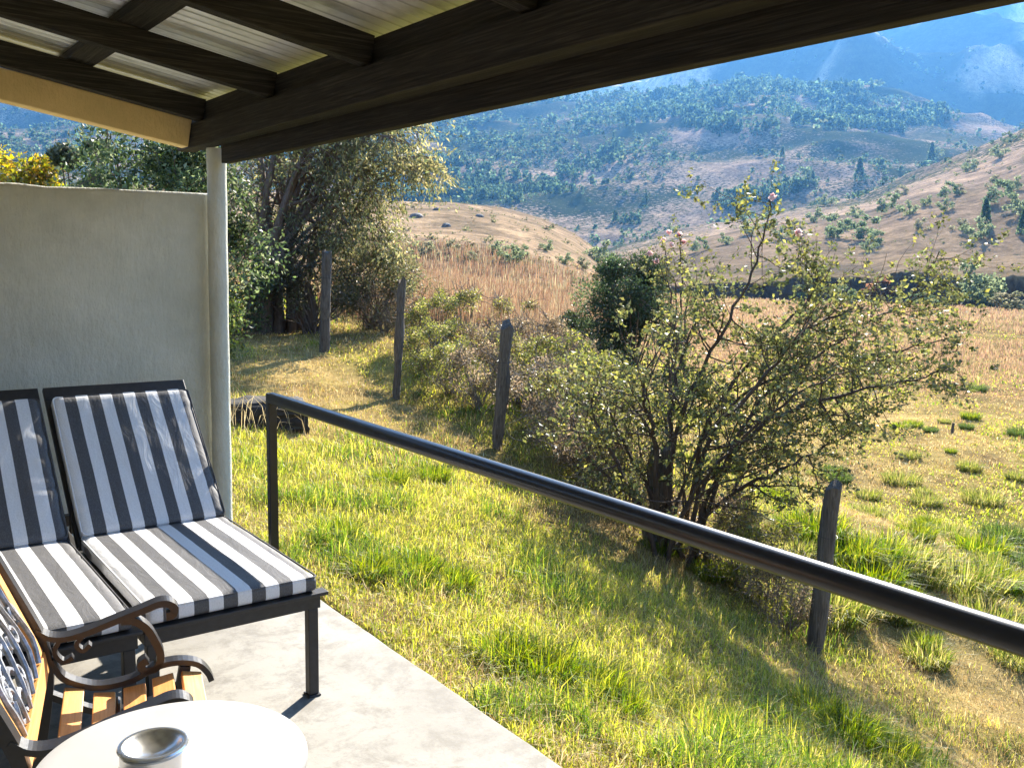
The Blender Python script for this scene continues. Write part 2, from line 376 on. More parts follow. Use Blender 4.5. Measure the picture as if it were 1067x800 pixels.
M = dict(beam=mat_wood_dark(), rafter=mat_rafter(), wall=mat_plaster('whitewashed_plaster', (.62, .61, .53), (.51, .505, .43)),
         ochre=mat_plaster('ochre_paint', (.76, .56, .28), (.68, .48, .22)), concrete=mat_concrete(), sheet=mat_iron_sheet(), stripes=mat_stripes(),
         black=mat_simple('black_enamel', (.012, .012, .014), .28, 0, .3, 30, .05), frame=mat_simple('black_powder_coat', (.022, .020, .019), .5, 0, .3, 40, .1),
         iron=mat_simple('black_cast_iron', (.014, .012, .012), .36, 0, .35, 60, .15), silver=mat_simple('silvered_casting', (.32, .33, .36), .42, .6, .45, 60, .3),
         slat=mat_slat(), tablewhite=mat_simple('white_table_laminate', (.37, .362, .348), .5, 0, .07, 5, .02), steel=mat_simple('polished_steel', (.66, .66, .65), .27, 1.0, .05, 8, 0),
         steelsoft=mat_simple('brushed_steel', (.62, .61, .59), .3, 1.0, .06, 30, 0),
         post=mat_post(), ground=mat_ground(), leaf=mat_leaf('leaf', .44, .035, .42), grass=mat_leaf('grass_blade', .55, .03, .45), dry=mat_leaf('dry_grass_blade', .4, .02, .5),
         far=mat_leaf('distant_foliage', .58, .0, .6), bark=mat_bark('brown_bark', (.07, .045, .032), (.22, .155, .11)), rosebark=mat_bark('rose_cane', (.035, .022, .016), (.12, .08, .055)),
         petal=mat_leaf('petal', .4, .02, .5), log=mat_simple('charred_log', (.018, .014, .011), .85, 0, .6, 14, 1.0), twig=mat_bark('dry_twig', (.10, .08, .06), (.26, .21, .16)),
         rock=mat_simple('grey_rock', (.16, .145, .13), .9, 0, .4, 3, .6))

# ------------------------------------------------------------------ ground sheet
def poly_px(px, py, poly):
    inside = np.zeros(len(px), bool); j = len(poly)-1
    for i in range(len(poly)):
        xi, yi = poly[i]; xj, yj = poly[j]
        c = ((yi > py) != (yj > py)) & (px < (xj-xi)*(py-yi)/(yj-yi+1e-9)+xi); inside ^= c; j = i
    return inside
def greenness(x, y):
    """0 dry straw .. 1 lush green, over the near slope and the field"""
    u = (x-1.83)/4.17
    g = .92 - .55*sstep(.32, .9, u) + .55*fbm(x*.7, y*.7, 3, 131) + .25*fbm(x*2.6, y*2.6, 2, 137)
    g = np.where((u < 1.0), g - .35*sstep(6.5, 9.5, y), g)
    g = np.where(y < 3.2, g-.10, g)
    g = np.where(u > .8, g + .35*np.exp(-((u-1.05)/.16)**2)*sstep(7.2, 4.2, y), g)
    r = np.hypot(x, y)
    fld = .48 - .5*sstep(22, 44, r) + .65*fbm(x*.28, y*.28, 3, 151) + .25*fbm(x*1.2, y*1.2, 2, 153)
    return np.clip(np.where(u > 1.25, fld, np.where(u > 1.0, g*(1.25-u)*4+fld*(u-1.0)*4, g)), 0, 1)
def build_ground():
    az = np.radians(np.concatenate([np.arange(-180, -2, 4.0), np.arange(-2, 76, .17), np.arange(76, 180, 4.0)]))
    r = [0.6]
    while r[-1] < 7000:
        s = 1.018
        if 100 < r[-1] < 140: s = 1.006
        if 200 < r[-1]: s = 1.011
        r.append(r[-1]*s)
    r = np.array(r); A, Rr = np.meshgrid(az, r); x = Rr*np.sin(A); y = Rr*np.cos(A); z = terrain(x, y)
    nr, na = z.shape
    V = np.stack([x.ravel(), y.ravel(), z.ravel()], 1)
    i = np.arange(nr-1)[:, None]*na; j = np.arange(na)[None, :]; j2 = (j+1) % na
    q = np.stack([i+j, i+j2, i+na+j2, i+na+j], -1).reshape(-1, 4)
    # centre fan
    V = np.vstack([V, [0, 0, -.09]]); c = len(V)-1
    tri = np.stack([np.full(na, c), (np.arange(na)+1) % na, np.arange(na)], 1)
    xf, yf = V[:, 0], V[:, 1]; rr = np.hypot(xf, yf); azd = np.degrees(np.arctan2(xf, yf))
    def mixc(a, b, t): return a*(1-t)[:, None]+np.array(b)*t[:, None]
    g = greenness(xf, yf)
    near = mixc(np.tile(np.array([.34, .25, .11]), (len(V), 1)), (.22, .20, .05), g)
    near = mixc(near, (.16, .105, .06), sstep(.15, .5, fbm(xf*1.3, yf*1.3, 3, 171))*.6)
    fieldc = np.tile(np.array([.32, .215, .125]), (len(V), 1)); fieldc = mixc(fieldc, (.25, .19, .085), sstep(-.1, .4, fbm(xf*.05, yf*.09, 3, 181)))
    col = mixc(near, fieldc, sstep(22, 45, rr)) if False else near*(1-sstep(22, 45, rr))[:, None]+fieldc*sstep(22, 45, rr)[:, None]
    pinkish = mixc(np.tile(np.array([.25, .182, .125]), (len(V), 1)), (.155, .122, .092), sstep(-.1, .3, fbm(xf*.02, yf*.02, 3, 191)))
    t = sstep(105, 135, rr); col = col*(1-t)[:, None]+pinkish*t[:, None]
    # bare earth of the river bank
    rb = 117 + 5*fbm(azd*.35, azd*0, 3, 3) + 1.2*fbm(azd*.9, rr*.02, 3, 4)
    t = ((rr > rb-5) & (rr < rb+2.4) & (azd > 43) & (azd < 120)).astype(float)
    col = mixc(col, (.075, .055, .04), t)
    # hills
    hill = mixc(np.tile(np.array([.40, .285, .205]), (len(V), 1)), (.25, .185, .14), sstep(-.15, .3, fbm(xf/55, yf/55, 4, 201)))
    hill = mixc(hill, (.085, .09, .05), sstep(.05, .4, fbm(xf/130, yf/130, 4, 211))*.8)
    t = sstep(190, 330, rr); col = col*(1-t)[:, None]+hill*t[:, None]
    left = mixc(np.tile(np.array([.35, .25, .165]), (len(V), 1)), (.24, .178, .122), sstep(-.1, .4, fbm(xf/18, yf/18, 4, 221)))
    t = sstep(70, 100, rr)*(1-sstep(300, 380, rr))*(1-sstep(41.5, 44, azd)); col = col*(1-t)[:, None]+left*t[:, None]
    mtn = mixc(np.tile(np.array([.60, .50, .36]), (len(V), 1)), (.05, .055, .032), sstep(-.05, .15, fbm(xf/330, yf/330, 5, 231)+.5*(ridged(xf/240+yf/900, yf/240, 4, 233)-.45)))  # pale grass against dark scrub; the streaks also paint sunlit ridges and shade
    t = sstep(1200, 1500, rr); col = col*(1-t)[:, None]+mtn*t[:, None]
    scr = np.clip(sstep(165, 420, rr)*(.26+.30*(1-sstep(42, 50, azd))+.9*fbm(xf/75, yf/75, 4, 241)+.15*sstep(450, 800, rr)*(1-sstep(1500, 2000, rr))), 0, 1)
    scr = np.where((azd < 42) & (rr < 350), scr*.25, scr)*(1-.85*sstep(1450, 1800, rr))*(1-.45*sstep(.0, .25, fbm(xf/120, yf/120, 3, 251))*sstep(400, 500, rr))
    col = np.hstack([col, scr[:, None]])
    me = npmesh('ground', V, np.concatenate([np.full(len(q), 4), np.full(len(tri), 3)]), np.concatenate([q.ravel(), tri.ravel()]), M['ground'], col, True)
    tag(link('ground', me), kind='structure')
build_ground()

# haze: one box of thin even air round the whole valley
def build_haze():
    m = bpy.data.materials.new('valley_haze'); m.use_nodes = True; nt = m.node_tree; nt.nodes.clear()
    o = nt.nodes.new('ShaderNodeOutputMaterial'); v = nt.nodes.new('ShaderNodeVolumePrincipled')
    v.inputs['Color'].default_value = (.15, .46, 1.0, 1); v.inputs['Density'].default_value = HAZE; v.inputs['Anisotropy'].default_value = .4
    nt.links.new(v.outputs[0], o.inputs['Volume'])
    b = MB().box(-7200, 7200, -7200, 7200, -14, HTOP); ob = b.build('haze', m); tag(ob, kind='stuff')
HAZE = 1.25e-4; HTOP = max(v.co.z for v in bpy.data.objects['ground'].data.vertices)+6; pass
build_haze()

# ------------------------------------------------------------------ veranda
XE = 1.83
def build_slab():
    y = np.linspace(-3, 5.3, 500); e = XE + .006*fbm(y*4, y*0, 3, 7) - .022*np.clip(fbm(y*2.3, y*0+4, 3, 8)-.32, 0, 1); n = len(y)
    cols = [np.stack([np.full(n, -2.0), y, np.zeros(n)], 1), np.stack([e-.016, y, np.zeros(n)], 1), np.stack([e-.006, y, np.full(n, -.005)], 1), np.stack([e, y, np.full(n, -.018)], 1), np.stack([e+.004, y, np.full(n, -.5)], 1)]
    V = np.vstack(cols); i = np.arange(n-1); q = np.vstack([np.stack([k*n+i, (k+1)*n+i, (k+1)*n+i+1, k*n+i+1], 1) for k in range(4)])
    tag(link('veranda_floor', npmesh('veranda_floor', V, np.full(len(q), 4), q.ravel(), M['concrete'], None, False)), kind='structure')
build_slab()

def wall_mesh(x0, x1, y0, y1, z0, z1, seed, nx=60, nz=50):
    """plastered wall: front, back, top and ends of a slightly uneven slab"""
    bm = bmesh.new(); bmesh.ops.create_cube(bm, size=1)
    for v in bm.verts:
        v.co = Vector((x0 if v.co.x < 0 else x1, y0 if v.co.y < 0 else y1, z0 if v.co.z < 0 else z1))
    bmesh.ops.bevel(bm, geom=bm.edges[:], offset=.022, segments=3, affect='EDGES', profile=.5)
    bmesh.ops.subdivide_edges(bm, edges=[e for e in bm.edges if e.calc_length() > .2], cuts=26, use_grid_fill=True)
    P = np.array([v.co for v in bm.verts])
    d = .007*fbm(P[:, 0]*2.2+P[:, 1]*3, P[:, 2]*2.2, 4, seed)
    e = .009*fbm(P[:, 0]*5, P[:, 1]*3, 4, seed+9)
    for v, k, q in zip(bm.verts, d, e): v.co.y += k; v.co.z += (k+q)*(1 if v.co.z > z1-.1 else 0)
    me = bpy.data.meshes.new('wall'); bm.normal_update(); bm.to_mesh(me); bm.free()
    for p in me.polygons: p.use_smooth = True
    return me
me = wall_mesh(-1.9, 1.80, 5.2, 5.42, -.4, 1.94, 3); me.materials.append(M['wall'])
tag(link('screen_wall', me), 'low whitewashed plaster wall closing the veranda end behind the striped loungers', 'wall')
b = MB()
prof = crom([(1.790, 5.135, -.3), (1.792, 5.135, .5), (1.795, 5.135, 1.2), (1.80, 5.135, 1.8), (1.803, 5.135, 2.178)], 5)
b.tube(prof, [.052+.0012*math.sin(i*1.7) for i in range(len(prof))], 20)
tag(b.build('pillar', M['wall'], smooth=True), 'round white painted pole standing at the end of the plaster wall under the beam', 'pillar')
# house wall at the back of the veranda, outside the photograph's left edge
me = wall_mesh(-2.2, -2.0, -3.0, 5.6, -.4, 2.95, 8); me.materials.append(M['wall'])
tag(link('house_wall', me), 'white plastered house wall at the back of the veranda', 'wall')

roof = thing('veranda_roof', 'dark timber lean-to roof of corrugated iron over the concrete veranda', 'roof', (0, 0, 0))
SL = .17
def rz_(x): return 2.31 + SL*(1.73-x)            # underside of the rafters
MB().box(1.69, 1.785, -2.5, 5.45, 2.18, 2.308).build('beam', M['beam'], roof, .004)
MB().box(1.80, 1.85, -2.5, 5.055, 2.095, 2.33).build('beam', M['beam'], roof, .004)
for y in (-1.75, -.75, .24, 1.24, 2.24, 3.24, 4.16, 5.12):
    b = MB(); x0, x1 = -1.99, 1.728
    p = (x0, y, rz_(x0)+.058); q = (x1, y, rz_(x1)+.058)
    b.bar(p, q, .06 if y < 5 else .075, .112); b.build('rafter', M['rafter'], roof, .003)
for x in (-1.6, -.7, .2, 1.12):
    z = rz_(x)+.117
    b = MB(); a = math.atan(SL)
    Mx = Matrix.Translation((x, 0, z)) @ Matrix.Rotation(a, 4, 'Y')
    b.box(-.062, .062, -2.5, 5.6, 0, .048, Mx) if x < 1.5 else b.box(-.03, .03, -2.5, 5.6, 0, .048, Mx)
    b.build('purlin', M['beam'], roof, .003)
MB().box(1.732, 1.782, -2.5, 5.44, 2.311, 2.415).build('wall_plate', M['beam'], roof, .003)
# corrugated sheet: ridges run down the slope
def sheet(y0, y1, zoff):
    n = int((y1-y0)/.0762*10); ys = np.linspace(y0, y1, n); xs = np.linspace(-2.0, 2.02, 16)
    X, Yy = np.meshgrid(xs, ys, indexing='ij')
    Z = rz_(X)+.117+.050+.0095+zoff+.0105*np.sin(2*np.pi*Yy/.0762)+.0035*fbm(X*1.2, Yy*.8, 2, 33)
    top = np.stack([X, Yy, Z], -1).reshape(-1, 3); bot = top+np.array([0, 0, .0012])
    nx, ny = X.shape; i = np.arange(nx-1)[:, None]*ny; j = np.arange(ny-1)[None, :]
    q = np.stack([i+j, i+ny+j, i+ny+j+1, i+j+1], -1).reshape(-1, 4); q2 = q[:, ::-1]+len(top)
    me = npmesh('corrugated_sheet', np.vstack([top, bot]), np.full(2*len(q), 4), np.concatenate([q.ravel(), q2.ravel()]), M['sheet'], None, True)
    link('corrugated_sheet', me, roof)
for k in range(11): sheet(-2.5+k*.74, -2.5+k*.74+.80, .0035*(k % 2))
b = MB()
p = (-1.99, 5.25, rz_(-1.99)-.075); q = (1.685, 5.25, rz_(1.685)-.062)
b.bar(p, q, .10, .150); b.build('gable_board', M['ochre'], roof, .006, label='ochre painted gable board under the end rafter')

# railing
RX = 1.775
rail = thing('railing', 'black tubular steel railing along the open edge of the veranda', 'railing', (RX, 4.36, 0))
b = MB(); b.tube([(0, -.022, .909), (0, -1.5, .908), (0, -3.5, .910), (0, -6.2, .912)], .030, 20); b.build('handrail', M['black'], rail, smooth=True)
for y in (0, -2.0-3.4):
    b = MB(); b.box(-.021, .021, y-.021, y+.021, .009, .932 if y == 0 else .885); b.build('post', M['black'], rail, .004)
    b = MB(); b.box(-.045, .045, y-.045, y+.045, .0, .008); b.build('foot_plate', M['black'], rail, .002)

# ------------------------------------------------------------------ sun loungers
def cushion_mesh(w, l, t, r=.022, seed=0, wr=.004):
    bm = bmesh.new(); bmesh.ops.create_cube(bm, size=1)
    bmesh.ops.subdivide_edges(bm, edges=bm.edges[:], cuts=34, use_grid_fill=True)
    P = np.array([v.co for v in bm.verts])*2       # -1..1
    # concentrate the grid, then round the box
    H = np.array([w/2, l/2, t/2]); Q = P*H; inner = np.clip(Q, -(H-r), H-r); d = Q-inner
    ln = np.linalg.norm(d, axis=1); k = ln > 1e-9
    d[k] = d[k]/ln[k][:, None]*r; Q = inner+d
    puff = (1-np.abs(P[:, 0])**4)*(1-np.abs(P[:, 1])**6)
    up = sstep(0, .5, P[:, 2])
    Q[:, 2] += up*(.0035*puff + wr*fbm(Q[:, 0]*9, Q[:, 1]*5, 3, seed)*(.5+puff) - .004*(np.abs(P[:, 0]) > .93))
    edge = sstep(.6, 1, np.abs(P[:, 0]))
    Q[:, 2] += up*wr*1.6*edge*np.sin(Q[:, 1]*55+5*fbm(Q[:, 1]*7, Q[:, 0]*3, 2, seed+3))*sstep(-.1, .4, fbm(Q[:, 1]*5, Q[:, 0]*0, 2, seed+7))
    Q[:, 0] += .003*fbm(Q[:, 1]*6, Q[:, 2]*6, 2, seed+5)
    for v, c in zip(bm.verts, Q): v.co = c
    me = bpy.data.meshes.new('cushion'); bm.normal_update(); bm.to_mesh(me); bm.free()
    for p in me.polygons: p.use_smooth = True
    me.materials.append(M['stripes']); return me
def piping(w, l, z, parent):
    b = MB(); a, c, r = w/2-.004, l/2-.004, .02
    pts = []
    for cx, cy_, t0 in ((a-r, c-r, 0), (-a+r, c-r, 90), (-a+r, -c+r, 180), (a-r, -c+r, 270)):
        for k in range(5): t = math.radians(t0+k*22.5); pts.append((cx+r*math.cos(t), cy_+r*math.sin(t), z))
    pts.append(pts[0]); b.tube(pts, .0032, 6, False)
    b.build('piping', M['stripes'], parent, smooth=True)
ANG = math.radians(46)
def lounger(x, label, seed, zb):
    W = .62
    t = thing('sun_lounger', label, 'sun lounger', (x, 3.02, 0), 0, 'striped sun loungers side by side')
    b = MB()
    b.box(-W/2, W/2, 0, .05, .335, .385); b.box(-W/2, W/2, 1.60, 1.65, .335, .385)
    b.box(-W/2, -W/2+.045, .0505, 1.5995, .335, .385); b.box(W/2-.045, W/2, .0505, 1.5995, .335, .385)
    for k in range(9): b.box(-W/2+.0455, W/2-.0455, .11+k*.1, .175+k*.1, .345, .380)
    b.build('frame', M['frame'], t, .003)
    b = MB(); b.box(-W/2-.012, W/2+.022, -.022, .03, .3855, .400); b.build('front_rim', M['frame'], t, .003)
    for sx in (-1, 1):
        for y in (.022, 1.55):
            b = MB(); xx = sx*(W/2-.027); b.box(xx-.019, xx+.019, y-.019, y+.019, .008, .3345); b.build('leg', M['frame'], t, .003)
            b = MB(); b.box(xx-.024, xx+.024, y-.026, y+.026, 0, .0075); b.build('foot', M['frame'], [o for o in t.children if o.name.startswith('leg')][-1], .002)
    c = link('seat_cushion', cushion_mesh(.60, .965, .062, .02, seed, .0012), t); c.location = (.0, .475, .4325)
    piping(.60, .965, .024, c)
    # back: hinged at y=.96
    L = .72
    Rm = Matrix.Translation((0, .965, .40)) @ Matrix.Rotation(ANG, 4, 'X')
    b = MB()
    b.box(-W/2, W/2, L+.03, L+.10, -.004, .022, Rm); b.box(-W/2, -W/2+.045, 0, L+.0295, -.004, .022, Rm); b.box(W/2-.045, W/2, 0, L+.0295, -.004, .022, Rm)
    for k in range(8): b.box(-W/2+.0455, W/2-.0455, .03+k*.085, .095+k*.085, 0, .018, Rm)
    b.build('backrest', M['frame'], t, .003)
    c = link('back_cushion', cushion_mesh(.595, .70, .06, .02, seed+20, .0022), t); c.matrix_local = Rm @ Matrix.Translation((.0, .375, .054))
    piping(.595, .70, .023, c)
    top = Rm @ Vector((0, .5, -.01))
    for sx in (-1, 1):
        b = MB(); b.bar((sx*.24, 1.40, .36), (sx*.24, top.y, top.z), .02, .03); b.build('back_prop', M['frame'], t, .002)
    return t
lounger(1.095, 'right hand sun lounger of the pair, nearest the railing, grey and white striped cushions', 1, 0)
lounger(.455, 'left hand striped sun lounger of the pair, partly behind the iron armchair', 5, 0)

# ------------------------------------------------------------------ cast iron armchair with timber slats
chair = thing('garden_armchair', 'black cast iron garden armchair with varnished orange slats beside the white table', 'garden chair', (0, 0, 0))
Fv = Vector((.970, -.243, 0)); Lv = Vector((.243, .970, 0))
chair.matrix_world = Matrix(((Fv.x, Lv.x, 0, 0), (Fv.y, Lv.y, 0, 0), (0, 0, 1, 0), (0, 0, 0, 1)))
SEAT = crom([(-.215, .50), (-.187, .446), (-.13, .413), (-.081, .403), (-.019, .409), (.02, .424), (.059, .441), (.11, .445), (.162, .432), (.19, .402), (.201, .375)], 4)
ARM = crom([(-.249, .592), (-.219, .567), (-.179, .558), (-.124, .567), (-.05, .590), (.026, .613), (.064, .625), (.09, .623), (.106, .608), (.10, .59), (.083, .588)], 4)
SUP = crom([(-.035, .588), (.0, .583), (.03, .558), (.050, .519), (.065, .474), (.055, .440), (.025, .434), (.012, .452), (.03, .464)], 5)
POST = crom([(-.43, 1.0), (-.395, .92), (-.317, .746), (-.249, .59), (-.232, .533), (-.224, .463), (-.235, .35), (-.27, .17), (-.33, .02)], 5)
FLEG = crom([(.13, .43), (.115, .33), (.12, .2), (.15, .09), (.19, .02)], 4)
for L in (2.72, 2.09):
    e = MB()
    e.ribbon(SEAT, .040, .016, L); e.ribbon(ARM, .046, [.013+.011*(i/len(ARM)) for i in range(len(ARM))], L); e.ribbon(SUP, .040, [.021-.0*i for i in range(len(SUP))], L)
    e.ribbon(POST, .042, [.030]*len(POST), L); e.ribbon(FLEG, .040, .030, L)
    e.ribbon(crom([(-.225, .40), (-.10, .33), (.02, .33), (.115, .37)], 4), .030, .018, L)
    e.ribbon(crom([(-.13, .56), (-.15, .535), (-.135, .515), (-.115, .53)], 4), .028, .012, L)
    e.ribbon(crom([(-.19, .555), (-.205, .52), (-.185, .49), (-.16, .50)], 4), .028, .012, L)
    e.build('end_frame', M['iron'], chair, .003)
for (u0, z0), (u1, z1) in (((-.186, .423), (-.136, .412)), ((-.113, .396), (-.057, .389)), ((-.035, .396), (.023, .402)), ((.041, .412), (.098, .421)), ((.118, .423), (.172, .411))):
    b = MB(); zc = -.012
    b.bar(((u0+u1)/2, 2.105, (z0+z1)/2+zc), ((u0+u1)/2, 2.705, (z0+z1)/2+zc), math.hypot(u1-u0, z1-z0), .018, up=(-(z1-z0), 0, u1-u0)); b.build('seat_slat', M['slat'], chair, .003)
def back_uz(s): # along the back, from seat to top
    p = np.array([(-.224, .463), (-.249, .59), (-.317, .746), (-.395, .92), (-.42, .985)]); d = np.r_[0, np.cumsum(np.hypot(*np.diff(p, axis=0).T))]; return np.interp(s, d, p[:, 0]), np.interp(s, d, p[:, 1])
for s0, s1 in ((.015, .07), (.44, .50)):
    (u0, z0), (u1, z1) = back_uz(s0), back_uz(s1)
    b = MB(); b.bar(((u0+u1)/2, 2.113, (z0+z1)/2), ((u0+u1)/2, 2.697, (z0+z1)/2), math.hypot(u1-u0, z1-z0), .02, up=(-(z1-z0), 0, u1-u0)); b.build('back_slat', M['slat'], chair, .003)
for y in (2.66, 2.15):
    b = MB(); (u0, z0), (u1, z1) = back_uz(.075), back_uz(.435); b.bar((u0, y, z0), (u1, y, z1), .05, .018, up=(1, 0, .45)); b.build('back_stile', M['slat'], chair, .003)
# silvered scroll-work panel of the back: leafy scrolls
b = MB(); r_ = random.Random(4)
for k in range(26):
    s_, y_ = r_.uniform(.10, .42), r_.uniform(2.19, 2.62); u, z = back_uz(s_); R_ = r_.uniform(.022, .05); t0 = r_.uniform(0, 6.28); pts = []
    for i in range(14):
        t = t0+i*.38; rr = R_*(1-i/18); a_ = s_+rr*math.sin(t); yy = y_+rr*math.cos(t)
        uu, zz = back_uz(min(.43, max(.08, a_))); pts.append((uu-.002*(k % 3), min(2.63, max(2.18, yy)), zz))
    b.tube(pts, [.008*(1-.5*i/13) for i in range(14)], 6)
for y_ in np.linspace(2.2, 2.61, 6):
    pts = [(back_uz(s_)[0]+.004, y_+.02*math.sin(s_*22+y_*9), back_uz(s_)[1]) for s_ in np.linspace(.075, .437, 12)]; b.tube(pts, .007, 6)
b.build('back_panel', M['silver'], chair, smooth=True, label='silver painted cast scrollwork panel in the chair back')
b = MB(); b.tube([(-.05, 2.10, .36), (-.05, 2.71, .36)], .008, 8); b.tube([(-.27, 2.10, .17), (-.27, 2.71, .17)], .008, 8); b.build('tie_rod', M['iron'], chair, smooth=True)

# ------------------------------------------------------------------ table and ashtray
TC = (.462, 1.617); TR = .237
table = thing('side_table', 'small round white table with an ashtray at the bottom of the view', 'table', (TC[0], TC[1], 0))
b = MB(); b.lathe([(0, .676), (TR-.012, .676), (TR-.004, .679), (TR, .685), (TR, .693), (TR-.003, .698), (TR-.010, .700), (TR-.03, .7005), (0, .7005)], 96); b.build('table_top', M['tablewhite'], table, smooth=True)
b = MB(); b.lathe([(0, .0), (.17, .0), (.175, .01), (.165, .022), (.05, .035), (.028, .06), (.026, .62), (.06, .655), (.12, .6755), (0, .6755)], 40); b.build('pedestal', M['frame'], table, smooth=True)
AC = (.427, 1.612)
ash = thing('ashtray', 'round stainless steel ashtray standing on the white table', 'ashtray', (AC[0], AC[1], .701))
b = MB(); R_ = .056
b.lathe([(0, 0), (R_-.003, 0), (R_, .003), (R_, .034), (R_-.002, .036), (R_-.004, .036)], 64); b.build('base', M['steelsoft'], ash, smooth=True)
b = MB(); b.lathe([(R_-.007, .0362), (R_-.003, .037), (R_+.002, .0385), (R_+.004, .0415), (R_+.002, .0445), (R_-.003, .0455), (R_-.007, .044), (R_-.010, .041), (R_-.02, .034), (.018, .027), (0, .025)], 64); b.build('bowl', M['steel'], ash, smooth=True)

# ------------------------------------------------------------------ vegetation helpers
def unit(v): return v/(np.linalg.norm(v, axis=-1, keepdims=True)+1e-9)
def leaf_arrays(c, size, col, aspect=.45, d=None, fold=.12, r=rng):
    n = len(c)
    if d is None: d = unit(r.normal(size=(n, 3))*np.array([1, 1, .8]))
    a = unit(r.normal(size=(n, 3))); s = unit(np.cross(d, a)); nn = np.cross(d, s)
    size = np.asarray(size)[:, None] if np.ndim(size) else np.full((n, 1), size)
    w = size*aspect/2
    v = np.stack([c-d*size*.5, c+s*w-d*size*.04+nn*size*fold, c+d*size*.5-nn*size*fold*.5, c-s*w-d*size*.04+nn*size*fold], 1).reshape(-1, 3)
    k = np.repeat(col, 4, axis=0)
    return v, k
def leaf_mesh(name, v, k, mat):
    n = len(v)//4
    return npmesh(name, v, np.full(n, 4), np.arange(4*n), mat, k)
def pick(cols, n, r=rng, var=.25):
    cols = np.array(cols); c = cols[r.integers(0, len(cols), n)]; return c*np.exp(r.normal(0, var, (n, 1)))
def bundle_mesh(name, polys, rads, sides, mat, smooth=True):
    """many tapered twigs in one mesh; polys list of (P,3) arrays, rads list of (P,)"""
    V = []; Q = []; base = 0
    groups = {}
    for p, r_ in zip(polys, rads): groups.setdefault(len(p), []).append((p, r_))
    for P, items in groups.items():
        A = np.array([i[0] for i in items]); Rr = np.array([i[1] for i in items])
        T = np.empty_like(A); T[:, 1:-1] = A[:, 2:]-A[:, :-2]; T[:, 0] = A[:, 1]-A[:, 0]; T[:, -1] = A[:, -1]-A[:, -2]; T = unit(T)
        ref = np.where(np.abs(T[:, :1, 2:3]) < .8, np.array([0, 0, 1.0]), np.array([1.0, 0, 0])); ref = np.broadcast_to(ref, T.shape)
        U_ = unit(np.cross(T, ref)); W_ = np.cross(T, U_)
        th = np.arange(sides)*2*np.pi/sides
        X = A[:, :, None]+(U_[:, :, None]*np.cos(th)[:, None]+W_[:, :, None]*np.sin(th)[:, None])*Rr[:, :, None, None]
        N = len(A); V.append(X.reshape(-1, 3))
        n_ = np.arange(N)[:, None, None]*P*sides; i_ = np.arange(P-1)[None, :, None]*sides; k_ = np.arange(sides)[None, None, :]; k2 = (k_+1) % sides
        q = np.stack([n_+i_+k_, n_+i_+k2, n_+i_+sides+k2, n_+i_+sides+k_], -1).reshape(-1, 4)+base
        Q.append(q); base += N*P*sides
    V = np.vstack(V); Q = np.vstack(Q)
    return npmesh(name, V, np.full(len(Q), 4), Q.ravel(), mat, None, smooth)
def limb(p, d, L, r0, r1, n, wig, grav, r):
    pts = [np.array(p, float)]; d = np.array(d, float); d /= np.linalg.norm(d)
    for i in range(n):
        d = d+r.normal(0, wig, 3)+np.array([0, 0, grav]); d /= np.linalg.norm(d); pts.append(pts[-1]+d*L/n)
    return np.array(pts), np.linspace(r0, r1, n+1)
def sprout(poly, rad, nchild, L, r, out, t0=.25, spread=.8, grav=.0, wig=.18, n=5, rs=.6, tip=.3):
    """side shoots along a limb"""
    res = []
    for _ in range(nchild):
        t = r.uniform(t0, 1.0); f = t*(len(poly)-1); i = min(int(f), len(poly)-2); p = poly[i]+(poly[i+1]-poly[i])*(f-i)
        d = unit(poly[i+1]-poly[i]); d = unit(d*(1-spread*.5)+unit(r.normal(size=3))*spread)
        rr = max(.0012, (rad[i]+(rad[i+1]-rad[i])*(f-i))*rs)
        q = limb(p, d, L*r.uniform(.6, 1.3), rr, rr*tip, n, wig, grav, r); res.append(q); out.append(q)
    return res
def along(res, per, r, t0=.2):
    P = []; D = []
    for poly, _ in res:
        t = r.uniform(t0, 1, per)*(len(poly)-1); i = np.minimum(t.astype(int), len(poly)-2); f = (t-i)[:, None]
        P.append(poly[i]*(1-f)+poly[i+1]*f); D.append(unit(poly[i+1]-poly[i]))
    return np.vstack(P), np.vstack(D)
def blades(x, y, h, w, col, lean=.35, r=rng, z=None, az=None):
    n = len(x); z = terrain(x, y)-.01 if z is None else z
    a = r.uniform(0, 2*np.pi, n) if az is None else az; f = r.uniform(0, 2*np.pi, n)
    ld = np.stack([np.cos(a), np.sin(a), np.zeros(n)], 1); sd = np.stack([np.cos(f), np.sin(f), np.zeros(n)], 1)
    ln = np.minimum(np.abs(r.normal(0, lean, n)), 1.15); b = np.stack([x, y, z], 1); up = np.array([0, 0, 1.0])
    hh = h[:, None]; ww = w[:, None]/2
    mid = b+up*hh*.55+ld*(hh*ln[:, None]*.30); tip = b+up*hh*(1-.35*np.minimum(ln, 1.6)[:, None])+ld*(hh*ln[:, None])
    V = np.stack([b-sd*ww, b+sd*ww, mid+sd*ww*.8, mid-sd*ww*.8, tip], 1).reshape(-1, 3)
    i = np.arange(n)[:, None]*5
    idx = np.concatenate([i+0, i+1, i+2, i+3, i+3, i+2, i+4], 1).ravel()
    fn = np.tile([4, 3], n)
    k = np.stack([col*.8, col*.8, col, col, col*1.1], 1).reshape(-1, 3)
    return V, fn, idx, k
def blade_mesh(name, B, mat):
    V, fn, idx, k = B; return npmesh(name, V, fn, idx, mat, k)

